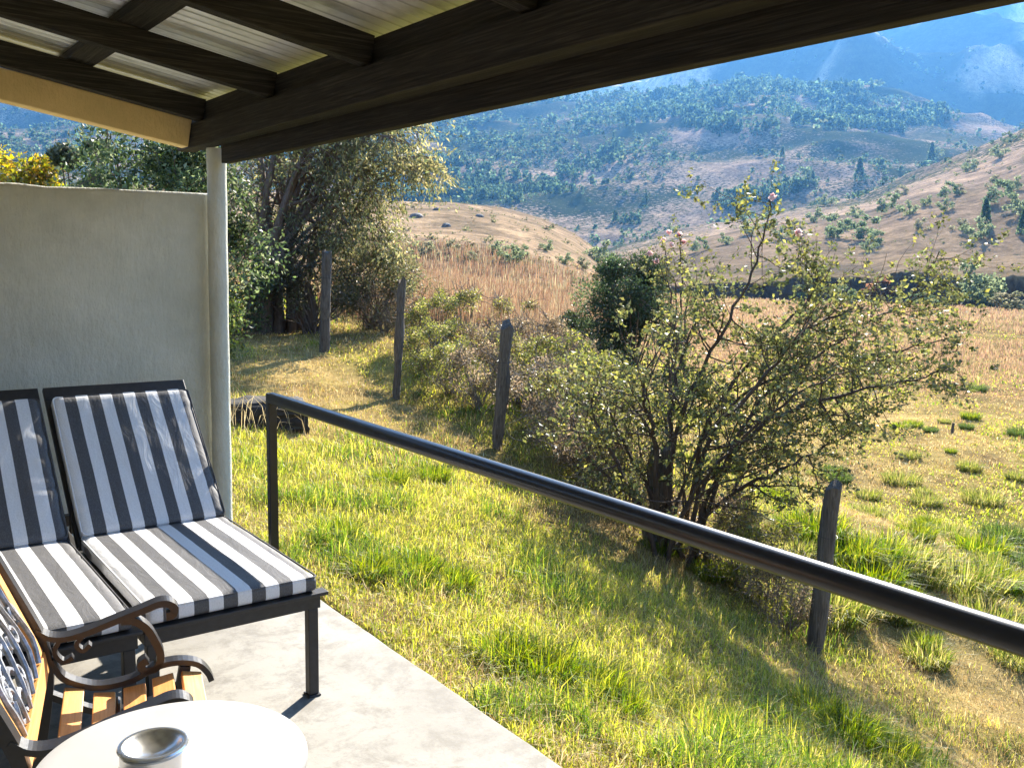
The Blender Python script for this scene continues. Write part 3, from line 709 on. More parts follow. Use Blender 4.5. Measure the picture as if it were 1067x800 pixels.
# ------------------------------------------------------------------ grass of the slope and the field (stuff)
def polar(n, a0, a1, r0, r1, r=rng):
    az = np.radians(r.uniform(a0, a1, n)); rr = np.exp(r.uniform(np.log(r0), np.log(r1), n)); return rr*np.sin(az), rr*np.cos(az), rr
def build_grass():
    x, y, r = polar(640000, 2, 77, 2.0, 75)
    ok = (x > 1.87+.06*rng.random(len(x))) & ~((y > 5.15) & (x < 1.9))
    x, y, r = x[ok], y[ok], r[ok]
    g = greenness(x, y); n = len(x); u = (x-1.83)/4.17
    clump = sstep(.05, .45, fbm(x*1.9, y*1.9, 3, 301)); clump2 = sstep(.2, .5, fbm(x*4.3, y*4.3, 2, 305))
    isg = rng.random(n) < np.clip(g*1.05-.02, .05, .86)
    bare = (fbm(x*2.2, y*2.2, 3, 311) > .15+.5*g) & (rng.random(n) < np.where(u > 1.2, .5, .75))
    keep = ~bare; x, y, r, g, isg, clump, clump2, u = [a[keep] for a in (x, y, r, g, isg, clump, clump2, u)]; n = len(x)
    sc = np.clip(r/9, .8, 2.0)
    h = np.where(isg, .035+.04*g+.085*clump*g+.035*clump2, .04+.04*clump+.03*clump2)*rng.lognormal(0, .28, n)*np.where(u > 1.2, np.clip(.7+r/60, .7, 1.4), .88)
    h *= np.where((u < .1), .6, 1)
    w = np.where(isg, .0062, .0040)*sc*rng.uniform(.7, 1.4, n)*np.clip(r/11, 1, 6)
    green = pick([(.36, .36, .05), (.29, .32, .045), (.44, .40, .08), (.16, .21, .03), (.50, .43, .13)], n, var=.2)
    deep = pick([(.07, .13, .018), (.10, .165, .022), (.20, .26, .04)], n, var=.2)
    dk = (clump > .55) & (rng.random(n) < .65); green[dk] = deep[dk]
    straw = pick([(.50, .38, .17), (.42, .30, .12), (.58, .47, .25), (.32, .20, .09), (.40, .31, .09)], n, var=.2)
    pinky = pick([(.40, .255, .14), (.34, .21, .12), (.46, .32, .17)], n, var=.15)
    far_ = rng.random(n) < sstep(26, 46, r); straw[far_] = pinky[far_]
    for nm, m_, c, mt, ln in (('green_grass', isg, green, M['grass'], 1.0), ('dry_grass', ~isg, straw, M['dry'], 1.0)):
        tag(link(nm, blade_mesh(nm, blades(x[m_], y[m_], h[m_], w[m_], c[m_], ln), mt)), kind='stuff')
    # lying dead stems
    x, y, r = polar(75000, 2, 77, 2.2, 26); ok = (x > 1.9) & ~((y > 5.15) & (x < 1.9)); x, y, r = x[ok], y[ok], r[ok]; n = len(x)
    c = pick([(.50, .41, .24), (.40, .30, .15), (.30, .2, .1)], n, var=.2)
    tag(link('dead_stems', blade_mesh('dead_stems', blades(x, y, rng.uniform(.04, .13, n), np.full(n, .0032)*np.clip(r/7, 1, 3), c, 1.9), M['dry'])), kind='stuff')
    # tall russet grass beyond the fence, and the pale pink grass far out on the field
    x, y, r = polar(60000, 24, 50, 15, 95); az = np.degrees(np.arctan2(x, y))
    ok = (x > 8.6) & (az < 44-7*rng.random(len(x))) & (az > 25)
    ok &= ~((az > 41) & (r < 21)); x, y, r = x[ok], y[ok], r[ok]; n = len(x)
    h = rng.uniform(.55, 1.15, n)*(.75+.5*vnoise(x*.25, y*.25, 9))
    c = pick([(.25, .145, .085), (.20, .115, .07), (.29, .19, .115), (.14, .09, .06), (.29, .24, .14)], n, var=.2)
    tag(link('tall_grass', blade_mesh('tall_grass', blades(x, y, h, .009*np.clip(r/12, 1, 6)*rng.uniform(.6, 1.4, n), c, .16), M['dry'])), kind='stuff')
    x, y, r = polar(60000, 40, 80, 34, 112); n = len(x)
    m_ = fbm(x*.06, y*.06, 3, 331) > -.25; x, y, r = x[m_], y[m_], r[m_]; n = len(x)
    h = rng.uniform(.12, .34, n)*sstep(30, 55, r)+.06
    c = pick([(.33, .205, .125), (.28, .175, .115), (.38, .27, .16), (.31, .25, .12)], n, var=.15)
    tag(link('field_grass', blade_mesh('field_grass', blades(x, y, h, .010*np.clip(r/14, 1, 8)*rng.uniform(.6, 1.4, n), c, .3), M['dry'])), kind='stuff')
build_grass()

# tussocks one can count: on the slope and out in the field
def tussock_mesh(n, R_, H, cols, seed):
    r = np.random.default_rng(seed); a = r.uniform(0, 2*np.pi, n); q = R_*np.sqrt(r.random(n))*.55
    x, y = q*np.cos(a), q*np.sin(a); h = H*r.uniform(.5, 1.1, n)
    return blade_mesh('tussock', blades(x, y, h, .0075*r.uniform(.6, 1.5, n)*(1+H), pick(cols, n, r, .22), .95, r, z=np.full(n, -.03), az=a+r.normal(0, .7, n)), M['grass'])
G1 = [(.20, .235, .022), (.11, .17, .02), (.07, .12, .015), (.27, .27, .04)]; G2 = [(.16, .19, .03), (.08, .11, .02), (.28, .27, .07), (.36, .30, .12)]; G3 = [(.05, .085, .02), (.08, .12, .025), (.13, .16, .04)]
TM = [tussock_mesh(700, .5, .34, G1, 1), tussock_mesh(700, .6, .34, G2, 2), tussock_mesh(800, .62, .42, G3, 3), tussock_mesh(500, .42, .30, G2, 4)]
def place_mesh(name, me, x, y, s, rz, label, cat, group, dz=0):
    o = link(name, me); o.location = (x, y, tz(x, y)+dz); o.scale = (s, s, s); o.rotation_euler = (0, 0, rz); return tag(o, label, cat, group)
for px, py, k, s in [(560, 705, 0, .62), (610, 722, 0, .55), (520, 690, 0, .5), (430, 600, 0, .55), (470, 612, 0, .5), (405, 505, 0, .55), (385, 600, 0, .5), (450, 500, 0, .5), (640, 745, 0, .45), (350, 560, 0, .5), (690, 575, 0, .6), (740, 600, 0, .6), (880, 770, 0, .6), (920, 790, 0, .55), (845, 745, 0, .55)]:
    g = ground_at(px, py, 2)
    place_mesh('grass_tussock', TM[k], g[0], g[1], s, rng.uniform(0, 6), 'lush green tuft of grass on the slope between the railing and the fence', 'grass tussock', 'green tufts on the near slope')
for px, py, k, s in [(905, 590, 0, 1.0), (935, 590, 1, .9), (880, 585, 0, .8), (940, 505, 1, .8), (873, 502, 2, .55), (1000, 612, 1, .9), (1040, 612, 0, .8), (1048, 565, 2, .75), (1025, 525, 1, .8), (965, 525, 1, .6), (1060, 500, 3, .7), (1010, 490, 3, .8), (860, 640, 1, .8), (965, 690, 3, .6), (1030, 655, 1, .7), (920, 640, 3, .6), (990, 560, 3, .7), (1062, 590, 2, .6), (905, 520, 3, .7), (955, 560, 0, .6), (845, 560, 0, .9), (1020, 580, 0, .9), (905, 610, 0, .8)]:
    g = ground_at(px, py, 4)
    place_mesh('grass_tussock', TM[k], g[0], g[1], s*1.25, rng.uniform(0, 6), 'shaggy tussock of grass out on the field beyond the fence', 'grass tussock', 'tussocks on the field beyond the fence')

rt = np.random.default_rng(77); nf = 0
while nf < 60:
    az = math.radians(rt.uniform(40, 67)); rr = math.exp(rt.uniform(math.log(7.5), math.log(38))); gx, gy = rr*math.sin(az), rr*math.cos(az)
    if gx < 7.0: continue
    nf += 1
    place_mesh('grass_tussock', TM[int(rt.integers(0, 4))], gx, gy, rt.uniform(.28, .62)*(1+rr/50), rt.uniform(0, 6), 'shaggy tussock of grass out on the field beyond the fence', 'grass tussock', 'tussocks on the field beyond the fence')

# ------------------------------------------------------------------ fence posts, log, stake
def post(px0, py0, px1, py1, X, rad, label, seed, square=False, flare=1.0):
    def onx(px, py):
        d = FW+RT*(px-533.5)/FPX-UP*(py-400)/FPX; return EYE+d*(X/d[0])
    top = onx(px0, py0); bot = onx(px1, py1); r = np.random.default_rng(seed)
    o = thing('fence_post', label, 'fence post', tuple(bot), 0, 'old wooden posts along the fence line')
    n = 9; pts = [(bot*(1-t)+top*t)-bot for t in np.linspace(-.18, 1, n)]
    b = MB(); b.tube(pts, [rad*(1+.10*r.normal())*(1.0 if i else 1) for i in range(n)], 6 if square else 9)
    ob = b.build('shaft', M['post'], o, smooth=True)
    me = ob.data
    P = np.array([v.co for v in me.vertices]); j = r.normal(0, rad*.09, P.shape); j[-9:] += np.array([0, 0, 1])*r.normal(0, rad*.6, (9, 1))
    me.vertices.foreach_set('co', (P+j).ravel()); me.update()
    b = MB()
    for f, w in ((.72, .008),):
        c = (top-bot)*f; ring = [(c[0]+(rad*1.12)*math.cos(t), c[1]+(rad*1.12)*math.sin(t), c[2]+w*math.sin(t)) for t in np.linspace(0, 2*math.pi, 15)]; b.tube(ring, .002, 5, False)
    b.build('wire_loop', M['iron'], o, smooth=True); return top, bot
post(341, 261, 338, 360, 6.0, .072, 'pale grey round fence post in front of the multi-stemmed tree', 1)
post(419, 291, 413, 412, 6.0, .055, 'dark thin fence post leaning right of the big tree, left of the brush', 2)
post(528, 342, 519, 464, 6.0, .072, 'brown square-topped fence post standing just above the middle of the handrail', 3, True)
post(688, 470, 684, 565, 6.0, .105, 'thick dark stump-like post half hidden at the foot of the big rose bush', 4)
post(868, 508, 848, 682, 6.0, .066, 'blackened round-topped fence post right of the rose bush, crossed by the handrail', 5)
g = ground_at(992, 452, 6); b = MB(); b.tube([(0, 0, -.1), (.01, 0, .1), (.03, 0, .27)], [.04, .038, .034], 8)
o = b.build('stake', M['post'], smooth=True); o.location = g; tag(o, 'short lone wooden stake standing in the open field', 'stake')
def build_log():
    r = np.random.default_rng(8); bm = bmesh.new(); bmesh.ops.create_cube(bm, size=1); bmesh.ops.subdivide_edges(bm, edges=bm.edges[:], cuts=30, use_grid_fill=True)
    P = np.array([v.co for v in bm.verts]); sh = np.sign(P)*np.abs(2*P)**1.0/2
    V = sh*np.array([1.5, .34, .40]); rd = np.maximum(np.abs(P[:, 1])*2, np.abs(P[:, 2])*2)
    V[:, 1] += .035*fbm(V[:, 0]*3, V[:, 2]*9, 4, 71)+.018*fbm(V[:, 0]*1.5, V[:, 2]*34, 2, 75); V[:, 2] += .045*fbm(V[:, 0]*3.4, V[:, 1]*5, 4, 72); V[:, 0] += .10*fbm(V[:, 1]*7, V[:, 2]*7, 3, 77)
    cx = 1-.18*(np.abs(P[:, 1])*2)**4*(np.abs(P[:, 2])*2)**4; V[:, 1] *= cx; V[:, 2] *= cx
    for v, q in zip(bm.verts, V): v.co = q
    me = bpy.data.meshes.new('log'); bm.normal_update(); bm.to_mesh(me); bm.free(); me.materials.append(M['log'])
    for p in me.polygons: p.use_smooth = True
    o = link('log', me); o.location = (2.96, 8.46, tz(3.0, 8.42)+.05); o.rotation_euler = (.03, .04, -.14)
    tag(o, 'dark charred log lying in the grass behind the railing corner post', 'log')
    n = 90; x = r.uniform(2.4, 3.65, n); y = r.uniform(8.05, 8.25, n); c = pick([(.5, .41, .24), (.42, .33, .18)], n, r, .2)
    q = blade_mesh('dry_grass_clump', blades(x, y, r.uniform(.28, .6, n), np.full(n, .006), c, .7, r), M['dry'])
    tag(link('dry_grass_clump', q), 'thin straw coloured grass stems arching in front of the dark log', 'dry grass')
build_log()

# ------------------------------------------------------------------ shrubs and trees
def lumps_points(n, R_, H, nl, r, lump=(.28, .5), z0=.12, squash=1.0):
    """leaf positions on many uneven clumps that fill a crown"""
    a = r.uniform(0, 2*np.pi, nl); zz = r.uniform(z0, 1, nl); rad = np.sqrt(np.clip(1-((zz-.45)/.62)**2, .05, 1))*r.uniform(.35, .95, nl)
    C_ = np.stack([R_*rad*np.cos(a), R_*rad*np.sin(a), H*zz*.86], 1); Lr = min(R_, H)*r.uniform(*lump, nl)*(1-.35*zz)
    k = r.integers(0, nl, n); d = unit(r.normal(size=(n, 3))); q = Lr[k]*r.random(n)**.33*(1+.12*r.normal(size=n))
    P = C_[k]+d*q[:, None]*np.array([1, 1, .85]); ok = P[:, 2] > .02
    return P[ok], C_, k[ok], d[ok]
def bush_meshes(R_, H, n, leaf, cols, seed, nl=26, aspect=.45, stems=9, lump=(.28, .5), barkm=None, mat=None, z0=.12):
    r = np.random.default_rng(seed); P, C_, k, d = lumps_points(n, R_, H, nl, r, lump, z0)
    tone = np.exp(r.normal(0, .3, nl))[k]
    col = pick(cols, len(P), r, .2)*tone[:, None]
    dd = unit(d*.6+r.normal(size=d.shape)*.7)
    v, kk = leaf_arrays(P, leaf*r.uniform(.6, 1.35, len(P)), col, aspect, dd, .12, r)
    fm = leaf_mesh('foliage', v, kk, mat or M['leaf'])
    polys = []; rads = []
    for c in C_:
        s = np.array([r.normal(0, R_*.07), r.normal(0, R_*.07), -.08]); m1 = s*.45+c*.55+r.normal(0, R_*.06, 3); m1[2] = max(m1[2], .05)
        pts = np.array(crom([s, s*.75+c*.25+np.array([0, 0, H*.05]), m1, c], 2)); polys.append(pts); rads.append(np.linspace(.02, .006, len(pts))*max(.5, H/2))
    for _ in range(len(C_)*5):
        c = C_[r.integers(nl)]; pts, q = limb(c+r.normal(0, .05, 3), r.normal(size=3)+np.array([0, 0, .4]), min(R_, H)*.4, .006, .002, 4, .2, 0, r); polys.append(pts); rads.append(q)
    sm = bundle_mesh('stems', polys, rads, 5, barkm or M['bark'])
    return fm, sm
def bush(name, loc, meshes, label, cat, group=None, rz=0, s=1.0):
    t = thing(name, label, cat, loc, rz, group); t.scale = (s, s, s)
    link('foliage', meshes[0], t); link('stems', meshes[1], t); return t

# multi-stemmed tree behind the corner of the veranda
def big_tree():
    r = np.random.default_rng(21); B = at(288, 338, 15.6); B[2] = tz(B[0], B[1])
    t = thing('tree', 'tall multi-stemmed tree with drooping olive foliage right of the white pole', 'tree', tuple(B))
    br = []; l1 = []
    heads = [(-70, 170, 5.2), (-35, 120, 5.6), (5, 110, 6.2), (30, 120, 6.2), (60, 105, 6.0), (90, 120, 5.6), (130, 125, 5.0), (-20, 140, 4.5), (45, 150, 4.5), (110, 160, 4.6), (20, 60, 6.5), (75, 60, 6.5), (150, 90, 5.5)]
    for i, (dx, py, L) in enumerate(heads):
        tgt = at(288+dx*1.1, py-30, 15.6+r.uniform(-1.8, 1.8))-B
        s = np.array([r.normal(0, .25), r.normal(0, .25), -.2])
        pts = np.array(crom([s, s+np.array([tgt[0]*.12, tgt[1]*.12, tgt[2]*.3])+r.normal(0, .08, 3), s*.4+tgt*np.array([.45, .45, .65])+r.normal(0, .14, 3), tgt], 4))
        rad = np.linspace(.13 if i < 7 else .085, .025, len(pts)); br.append((pts, rad)); l1.append((pts, rad))
    l2 = []
    for p, q in l1: l2 += sprout(p, q, 8, 1.5, r, br, .35, .75, -.02, .16, 6, .45, .3)
    l3 = []
    for p, q in l2: l3 += sprout(p, q, 5, .75, r, br, .2, .9, -.09, .18, 5, .5, .3)
    # the overhanging bough on the right and its drooping sprays
    for px, py, dep in [(455, 165, 15.0), (440, 140, 15.6), (425, 185, 15.2), (405, 120, 15.0), (390, 215, 15.4), (380, 150, 14.6), (420, 150, 14.4), (360, 180, 14.6), (445, 180, 15.2), (350, 130, 14.4), (330, 160, 14.8), (400, 245, 15.6), (370, 255, 15.2), (345, 225, 15.0), (410, 270, 16)]:
        e = at(px, py, dep)-B; k = l1[r.integers(3, 7)][0]; s = k[int(len(k)*r.uniform(.4, .75))]
        pts = np.array(crom([s, s*.55+e*.45+np.array([0, 0, .35]), s*.2+e*.8+np.array([0, 0, .25]), e], 3)); q = np.linspace(.035, .008, len(pts)); br.append((pts, q))
        a = sprout(pts, q, 9, .7, r, br, .35, .8, -.12, .15, 5, .6, .3); l3 += a
        for p2, q2 in a: l3 += sprout(p2, q2, 2, .4, r, br, .3, .8, -.15, .15, 4, .6, .4)
    tw = []
    for p, q in l3: tw += sprout(p, q, 2, .35, r, br, .3, .9, -.1, .2, 4, .6, .4)
    link('trunk', bundle_mesh('trunk', [b[0] for b in br], [b[1] for b in br], 6, M['bark']), t)
    P, D = along(l3+tw, 8, r, .15); P = P+r.normal(0, .05, P.shape)
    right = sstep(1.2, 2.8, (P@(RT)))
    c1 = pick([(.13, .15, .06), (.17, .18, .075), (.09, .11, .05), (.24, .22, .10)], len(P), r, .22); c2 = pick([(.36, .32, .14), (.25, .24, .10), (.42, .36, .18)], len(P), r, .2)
    m_ = r.random(len(P)) < .55*right+.1; c1[m_] = c2[m_]  # paler yellow leaves on the right paint the crown's sunlit edge
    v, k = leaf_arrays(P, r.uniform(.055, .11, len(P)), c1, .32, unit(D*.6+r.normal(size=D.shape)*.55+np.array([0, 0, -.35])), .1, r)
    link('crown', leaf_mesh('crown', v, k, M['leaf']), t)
big_tree()
DK = [(.035, .055, .022), (.05, .075, .025), (.028, .045, .02), (.07, .10, .035)]
for px, py, dep, R_, H, n, cols, lab, sd in [
    (250, 345, 14.6, .7, 1.5, 3600, DK+[(.10, .14, .03)], 'dark leafy shrub growing at the foot of the multi-stemmed tree, next to the white pole', 51),
    (325, 350, 15.4, 1.0, 1.7, 7000, [(.06, .075, .03), (.09, .085, .045), (.12, .10, .06)], 'brownish undergrowth shrub behind the pale grey fence post', 52),
    (385, 330, 16.5, 1.2, 1.6, 7000, [(.13, .13, .06), (.17, .145, .08), (.09, .10, .04)], 'grey-green twiggy shrub right of the tree, under its drooping bough', 53)]:
    p = at(px, py, dep); bush('shrub', (p[0], p[1], tz(p[0], p[1])), bush_meshes(R_, H, int(n*1.3), .052, cols, sd), lab, 'shrub')
for px, dep, R_, H, n, leaf, cols, lab, sd in [
    (150, 9.6, 1.25, 2.9, 24000, .058, DK+[(.09, .12, .04), (.20, .22, .12), (.12, .15, .07)], 'dense dark evergreen bush rising above the middle of the plaster wall', 61),  # the palest leaf tint paints light glints into the dark foliage
    (196, 10.4, .6, 2.3, 9000, .05, DK+[(.12, .17, .03), (.20, .24, .06)], 'green leafy bush above the right end of the plaster wall', 62),
    (88, 11.5, .6, 2.9, 8000, .09, [(.11, .13, .07), (.17, .19, .11), (.08, .10, .05)], 'grey-green narrow-leaved bush behind the wall, left of the dark evergreen', 63),
    (2, 12.3, .95, 2.75, 10000, .08, [(.42, .36, .04), (.32, .30, .04), (.42, .25, .05), (.20, .22, .03)], 'yellow-leaved sunlit bush above the far left of the plaster wall', 64),
    (-115, 14.5, 1.5, 3.6, 14000, .09, [(.10, .12, .05), (.07, .09, .04), (.14, .15, .07)], 'tall grey-green bush at the back, above the left end of the wall', 65)]:
    p = at(px, 200, dep); bush('bush', (p[0], p[1], tz(p[0], p[1])), bush_meshes(R_, H, n, leaf, cols, sd, 34), lab, 'bush')
# dark round bush on the field edge, with a lower one beside it
for px, py, dep, R_, H, n, cols, lab, sd in [
    (657, 250, 17.5, 1.32, 2.0, 36000, [(.030, .048, .022), (.042, .064, .028), (.055, .08, .03)], 'rounded dark green bush standing alone behind the pink roses', 71),
    (602, 312, 19.0, .55, 1.1, 6000, [(.05, .06, .025), (.08, .09, .035)], 'low dark bush left of the rounded dark green bush', 72)]:
    p = at(px, py, dep); z0 = tz(p[0], p[1]); H = max(H, p[2]-z0) if H < 3 else H; bush('bush', (p[0], p[1], z0), bush_meshes(R_, p[2]-z0, n, .06, cols, sd, 40, z0=.25), lab, 'bush')

# dry shrubs along the fence
DRY = [bush_meshes(.62, 1.05, n, .036, cols, sd, 22, .5, barkm=M['twig'], lump=(.22, .42), z0=.25) for n, cols, sd in
       ((3000, [(.24, .19, .11), (.30, .25, .14), (.20, .20, .07), (.34, .33, .08)], 81), (3000, [(.20, .15, .10), (.27, .20, .13), (.16, .13, .07)], 82), (4200, [(.30, .30, .06), (.20, .22, .05), (.28, .23, .12), (.14, .16, .05)], 83))]
for px, py, dep, k, s in [(445, 385, 13.2, 2, .8), (470, 400, 12.4, 2, .8), (497, 420, 11.8, 1, .9), (455, 350, 14.6, 2, 1.0), (560, 450, 11, 1, 1.0), (585, 470, 10.4, 0, 1.0), (545, 430, 12.4, 0, 1.05), (610, 485, 9.8, 1, 1.0), (630, 505, 9.4, 1, .9), (575, 430, 12.8, 2, 1.1), (600, 440, 11.8, 2, 1.1), (520, 400, 14, 1, 1.0), (650, 520, 9.0, 0, 1.0), (640, 470, 10.4, 0, 1.0),
                          (400, 345, 15.8, 1, .9), (620, 420, 13, 2, 1.0), (490, 380, 15, 0, 1.1), (555, 395, 15, 1, 1.1), (535, 385, 16.4, 0, 1.1), (590, 400, 15, 1, 1.0), (770, 590, 8.0, 0, .75), (800, 600, 7.9, 2, .75), (820, 630, 7.4, 1, .6), (740, 575, 8.3, 1, .8)]:
    p = at(px, py, dep); bush('dry_shrub', (p[0], p[1], tz(p[0], p[1])), DRY[k], 'scraggy half-dry shrub among the brush growing along the old fence', 'shrub', 'dry shrubs along the old fence', r_.uniform(0, 6), s)

# the big straggling rose bush
def rose(name, base, stems, label, seed, n2, n3, leafn, leafsize, cols, nblossom=0, blossom_at=None, L2=.55, L3=.26, r0=.026):
    r = np.random.default_rng(seed); B = np.array(base); t = thing(name, label, 'rose bush', tuple(B)); br = []; l1 = []
    for st in stems:
        pts = [np.array([r.normal(0, .12), r.normal(0, .12), -.1])]+[at(*q)-B for q in st]
        pts = np.array(crom(pts, 5)); pts = pts+r.normal(0, .012, pts.shape); rad = np.linspace(r0*r.uniform(.7, 1.2), .005, len(pts)); br.append((pts, rad)); l1.append((pts, rad))
    l2 = []; l3 = []
    for p, q in l1:
        L = np.linalg.norm(np.diff(p, axis=0), axis=1).sum(); l2 += sprout(p, q, int(n2*L*(.45 if st[-1][1] < 272 and st[-1][0] < 860 and n2 > 8 else 1)), L2, r, br, .18, .85, .03, .15, 6, .5, .35)
    for p, q in l2: l3 += sprout(p, q, n3, L3, r, br, .15, .95, .04, .18, 5, .55, .4)
    link('canes', bundle_mesh('canes', [b[0] for b in br], [b[1] for b in br], 5, M['rosebark']), t)
    P, D = along(l3, leafn, r, .2); P = np.repeat(P, 4, axis=0)+r.normal(0, leafsize*.5, (len(P)*4, 3))
    c = pick(cols, len(P), r, .25); v, k = leaf_arrays(P, leafsize*r.uniform(.6, 1.3, len(P)), c, .62, None, .14, r)
    link('foliage', leaf_mesh('foliage', v, k, M['leaf']), t)
    for q in (blossom_at or []):
        p = at(*q)-B; m = 26; pp = p+unit(r.normal(size=(m, 3)))*.5*leafsize; v, k = leaf_arrays(pp, np.full(m, 1.1*leafsize), pick([(.80, .60, .56), (.82, .70, .66), (.74, .45, .42)], m, r, .1), .9, unit(pp-p+r.normal(size=(m, 3))*.03), .2, r)
        link('blossom', leaf_mesh('blossom', v, k, M['petal']), t)
    return t
RC = [(.13, .15, .05), (.17, .18, .055), (.25, .245, .07), (.085, .10, .04), (.32, .29, .08), (.12, .115, .05), (.16, .155, .07), (.10, .11, .05)]
B = at(706, 566, 8.2); B[2] = tz(B[0], B[1])
rose('rose_bush', B, [
    [(700, 470, 8.2), (725, 400, 8.1), (765, 320, 8.0), (792, 260, 8.0), (803, 208, 7.9)],
    [(745, 500, 8.0), (800, 440, 7.8), (870, 412, 7.7), (930, 402, 7.7), (985, 385, 7.6)],
    [(720, 480, 8.2), (770, 415, 8.3), (850, 370, 8.4), (905, 335, 8.4), (950, 310, 8.5), (978, 262, 8.5)],
    [(670, 500, 8.3), (648, 455, 8.4), (630, 420, 8.4), (618, 395, 8.4)],
    [(700, 450, 8.6), (705, 390, 8.8), (720, 345, 8.9), (730, 305, 8.9)],
    [(755, 520, 8.0), (810, 490, 7.8), (850, 470, 7.8), (885, 452, 7.8)],
    [(660, 520, 8.4), (615, 480, 8.6), (592, 430, 8.7)],
    [(730, 460, 8.4), (770, 390, 8.6), (820, 335, 8.7), (850, 300, 8.8), (850, 268, 8.8)],
    [(682, 470, 7.8), (670, 410, 7.6), (684, 365, 7.6)],
    [(735, 470, 7.7), (790, 400, 7.5), (840, 345, 7.5), (900, 318, 7.5)],
    [(740, 490, 8.7), (810, 420, 9.0), (870, 380, 9.1), (940, 365, 9.2), (1000, 350, 9.2)],
    [(650, 500, 8.0), (620, 440, 8.0), (612, 400, 8.0)],
    [(770, 500, 8.3), (830, 440, 8.4), (890, 430, 8.5), (950, 420, 8.5)],
    [(760, 470, 7.9), (800, 410, 8.0), (835, 380, 8.0), (880, 365, 8.1)],
    [(720, 520, 7.7), (760, 470, 7.5), (830, 410, 7.3), (890, 385, 7.3)],
    ], 'large straggling rose bush with arching bare canes and small yellow-green leaves by the fence', 91, 9, 5, 3, .044, RC,
    blossom_at=[(832, 243, 8.0), (806, 206, 7.9), (985, 383, 7.6)])
B2 = at(702, 372, 15.0); B2[2] = tz(B2[0], B2[1])
rose('rose_bush', B2, [[(705, 320, 15), (699, 285, 15), (692, 258, 15)], [(710, 310, 15.2), (709, 275, 15.2), (708, 248, 15.2)], [(700, 320, 14.8), (692, 290, 14.8), (684, 268, 14.8)], [(714, 330, 15), (718, 305, 15), (702, 275, 15)]],
     'smaller rose bush with pink blossoms against the rounded dark green bush', 92, 5, 2, 2, .055, RC, blossom_at=[(691, 250, 15), (708, 244, 15.2), (677, 264, 14.8), (700, 255, 15), (712, 252, 15.2), (684, 272, 14.9), (697, 242, 15)], L2=.32, L3=.2, r0=.02)

# ------------------------------------------------------------------ valley and hillside vegetation
FC = [(.065, .105, .055), (.085, .125, .065), (.052, .085, .048), (.11, .145, .07)]
def far_tree_mesh(seed, n, conic, cols, leaf=.32):
    r = np.random.default_rng(seed)
    if conic:
        z = r.random(n)**.8; a = r.uniform(0, 2*np.pi, n); q = .36*(1-z*.85)*np.sqrt(r.uniform(.25, 1, n)); P = np.stack([q*np.cos(a), q*np.sin(a), .06+z*.92], 1); P += r.normal(0, .02, P.shape)
    else:
        P, *_ = lumps_points(n, .5, 1.0, 10, r, (.35, .5))
    return leaf_arrays(P, leaf*r.uniform(.6, 1.3, len(P)), pick(cols, len(P), r, .2), .75, None, .15, r)
def scatter_mesh(name, pos, hgt, wid, protos, mat, seed):
    r = np.random.default_rng(seed); V = []; K = []; which = r.integers(0, len(protos), len(pos))
    for k, (v, c) in enumerate(protos):
        m_ = which == k
        if not m_.any(): continue
        a = r.uniform(0, 2*np.pi, m_.sum()); ca, sa = np.cos(a)[:, None], np.sin(a)[:, None]; w_ = wid[m_][:, None]; h_ = hgt[m_][:, None]
        x = (v[None, :, 0]*ca-v[None, :, 1]*sa)*w_; y = (v[None, :, 0]*sa+v[None, :, 1]*ca)*w_; z = v[None, :, 2]*h_
        V.append((np.stack([x, y, z], -1)+pos[m_][:, None, :]).reshape(-1, 3)); K.append((c[None]*np.exp(r.normal(0, .18, (m_.sum(), 1, 1)))).reshape(-1, 3))
    return leaf_mesh(name, np.vstack(V), np.vstack(K), mat)
CON = [far_tree_mesh(s, 110, True, FC, .22) for s in (1, 2, 3)]; RND = [far_tree_mesh(s, 90, False, FC, .22) for s in (4, 5, 6)]
SCR = [far_tree_mesh(s, 34, False, FC+[(.09, .10, .05)], .32) for s in (7, 8, 9)]
def project(P):
    d = P-EYE; w = d@FW; return 533.5+FPX*(d@RT)/w, 400-FPX*(d@UP)/w
def hill_points(n, r0, r1, seed, a0=5, a1=74):
    r = np.random.default_rng(seed); az = np.radians(r.uniform(a0, a1, n)); rr = np.exp(r.uniform(np.log(r0), np.log(r1), n)); x, y = rr*np.sin(az), rr*np.cos(az)
    return np.stack([x, y, terrain(x, y)], 1), rr, np.degrees(az)
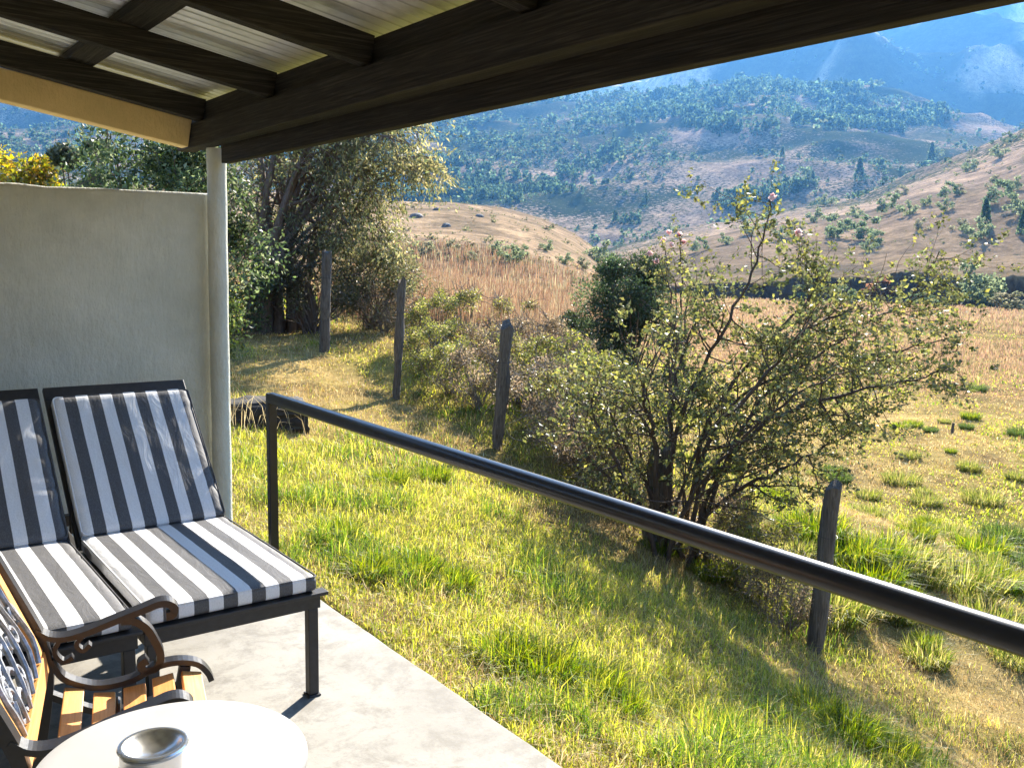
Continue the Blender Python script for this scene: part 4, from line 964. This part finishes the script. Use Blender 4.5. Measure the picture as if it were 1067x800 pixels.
# wooded patches: outlined where they lie on the slopes
def forests():
    P, rr, az = hill_points(90000, 330, 1500, 3); px, py = project(P)
    pat = [[(300, 150), (420, 215), (470, 205), (530, 212), (590, 210), (602, 192), (540, 184), (470, 170), (380, 140)], [(570, 190), (600, 165), (640, 146), (655, 158), (625, 185), (600, 193)],
           [(642, 236), (648, 215), (690, 200), (760, 193), (795, 203), (770, 222), (715, 234)], [(645, 138), (650, 110), (720, 95), (800, 88), (850, 92), (830, 118), (800, 140), (770, 152), (740, 140), (700, 128)], [(850, 92), (900, 96), (960, 112), (1000, 125), (940, 140), (870, 138), (820, 130)], [(790, 205), (840, 180), (850, 195), (800, 212)]]
    m_ = np.zeros(len(P), bool)
    for q in pat: m_ |= poly_px(px+6*fbm(P[:, 0]/40, P[:, 1]/40, 2, 7), py+4*fbm(P[:, 0]/40, P[:, 1]/40, 2, 9), q)
    m_ &= fbm(P[:, 0]/35, P[:, 1]/35, 3, 13) > -.02
    P = P[m_]; rr = rr[m_]
    k = np.random.default_rng(1).permutation(len(P))[:3000]; P = P[k]; rr = rr[k]
    h = np.clip(rr*.0105, 4, 11.5)*np.random.default_rng(2).uniform(.6, 1.25, len(P)); P[:, 2] -= .4
    tag(link('forest', scatter_mesh('forest', P, h, h*.8, CON[:1]+RND, M['far'], 5)), kind='stuff')
    # scrub that speckles the middle slopes
    P, rr, az = hill_points(60000, 300, 1700, 4); px, py = project(P)
    dens = .10+.55*sstep(720, 560, px)*sstep(215, 150, py)+.35*sstep(130, 90, py)
    m_ = (np.random.default_rng(6).random(len(P)) < dens*sstep(-.25, .25, fbm(P[:, 0]/70, P[:, 1]/70, 3, 17))) & (rr > 430)
    P = P[m_][:7000]; rr = rr[m_][:7000]; h = np.clip(rr*.0055, 1.5, 6)*np.random.default_rng(8).lognormal(0, .35, len(P)); P[:, 2] -= .2
    tag(link('hillside_scrub', scatter_mesh('hillside_scrub', P, h, h*1.2, SCR, M['far'], 9)), kind='stuff')
    # low scrub on the nearer slopes and beside the river bank
    P, rr, az = hill_points(30000, 85, 460, 14); px, py = project(P)
    w = np.where(az < 42, .05+.5*np.exp(-((rr-88)/14)**2), .0)+np.where((az > 42) & (rr > 165), .14*sstep(0, .3, fbm(P[:, 0]/22, P[:, 1]/22, 3, 19)), 0)
    m_ = np.random.default_rng(16).random(len(P)) < w; P = P[m_][:4500]; rr = rr[m_][:4500]; h = np.random.default_rng(18).lognormal(-.9, .5, len(P))*np.clip(rr/200, .6, 2)
    tag(link('low_scrub', scatter_mesh('low_scrub', P, h, h*1.5, [far_tree_mesh(s, 40, False, [(.13, .15, .075), (.17, .16, .09), (.10, .125, .06), (.21, .17, .10)], .26) for s in (11, 12)], M['far'], 19)), kind='stuff')
forests()
# bushes one can tell apart on the right hand spur and along the valley floor
BUSH = [leaf_mesh('bush', *far_tree_mesh(s, 900, False, c, .085), M['far']) for s, c in ((31, [(.12, .16, .085), (.15, .19, .10), (.10, .13, .07)]), (32, [(.17, .20, .11), (.21, .24, .13), (.14, .17, .09)]), (33, [(.17, .18, .10), (.22, .20, .13)]))]
TREE = [leaf_mesh('tree', *far_tree_mesh(s, 420, True, FC, .15), M['far']) for s in (34, 35)]
HB = [(1044, 212, 20, 0), (1017, 250, 20, 1), (1026, 236, 22, 9), (1066, 245, 22, 9), (928, 222, 18, 0), (872, 248, 22, 0), (850, 232, 14, 1), (902, 250, 22, 0), (905, 262, 12, 1), (912, 256, 14, 0), (976, 165, 10, 1), (970, 170, 16, 9), (940, 205, 12, 2), (990, 206, 14, 0), (998, 202, 10, 2), (895, 190, 20, 9), (815, 165, 10, 9), (838, 195, 18, 0), (800, 240, 14, 0), (815, 250, 14, 1), (828, 245, 16, 2), (780, 245, 14, 1), (1055, 200, 14, 1), (960, 240, 12, 2), (890, 228, 12, 1), (1035, 195, 12, 2), (1010, 180, 12, 1), (1040, 165, 12, 1), (1050, 150, 10, 0), (985, 220, 12, 1), (965, 215, 10, 1), (945, 225, 14, 1), (880, 240, 12, 2), (860, 215, 12, 1), (1060, 225, 20, 1), (1000, 240, 12, 2), (730, 262, 14, 0), (755, 255, 12, 1), (625, 275, 24, 1), (520, 265, 14, 1), (545, 268, 12, 0), (570, 262, 12, 1), (533, 275, 20, 1), (590, 275, 12, 1), (605, 280, 14, 2), (470, 262, 14, 2), (448, 268, 18, 2), (492, 272, 12, 2), (772, 230, 12, 0), (700, 243, 10, 1)]
for px, py, hp, k in HB:
    g = ground_at(px, py+hp*.0, 60)
    if g is None: continue
    dist = float(np.linalg.norm(g-EYE)); H = hp*dist/FPX*1.15
    me = TREE[px % 2] if k == 9 else BUSH[k]
    o = link('hillside_tree' if k == 9 else 'hillside_bush', me); o.location = (g[0], g[1], g[2]-.1); o.scale = (H*(.7 if k == 9 else 1.15),)*2+(H,); o.rotation_euler = (0, 0, px*.7)
    if k == 9: tag(o, 'narrow dark tree standing among the bushes of the right hand hillside', 'tree', 'single trees on the hillside')
    else: tag(o, 'rounded bush scattered on the dry lower slopes of the valley', 'bush', 'bushes scattered on the valley slopes')
for px, py, hp, wp, k, lab in [(1018, 316, 44, 50, 1, 'round grey-green bush standing against the dark river bank at the right'), (915, 310, 22, 34, 'r', 'reddish brown dry bush in front of the dark river bank'), (880, 312, 18, 26, 0, 'dark bush below the river bank left of the reddish bush'), (1050, 318, 18, 40, 2, 'low grey-brown bush below the river bank at the right edge'), (960, 314, 14, 30, 0, 'dark bush below the river bank between the reddish and the round bush'), (842, 308, 14, 30, 0, 'dark bush at the foot of the river bank behind the rose bush')]:
    g = ground_at(px, py+4, 40); dist = float(np.linalg.norm(g-EYE))
    me = leaf_mesh('bush', *far_tree_mesh(36, 700, False, [(.24, .13, .08), (.30, .17, .10), (.18, .10, .06)], .12), M['far']) if k == 'r' else BUSH[k]
    o = link('river_bush', me); o.location = (g[0], g[1], g[2]-.1); o.scale = (wp*dist/FPX,)*2+(hp*dist/FPX*1.1,); o.rotation_euler = (0, 0, px); tag(o, lab, 'bush')
for px, py, s in [(455, 219, .55), (434, 226, .7), (465, 236, .5), (500, 226, .5)]:
    g = ground_at(px, py, 60); bm = bmesh.new(); bmesh.ops.create_icosphere(bm, subdivisions=3, radius=1)
    P = np.array([v.co for v in bm.verts]); k = 1+.35*fbm(P[:, 0]*1.3+px, P[:, 1]*1.3+P[:, 2], 3, 3)
    for v, q in zip(bm.verts, P*k[:, None]): v.co = Vector(q)*s
    me = bpy.data.meshes.new('boulder'); bm.to_mesh(me); bm.free(); me.materials.append(M['rock']); o = link('boulder', me); o.location = g; o.scale = (1.3, 1.3, .8)
    tag(o, 'grey boulder lying on the bare brown hill left of the valley', 'boulder', 'boulders on the brown hill')
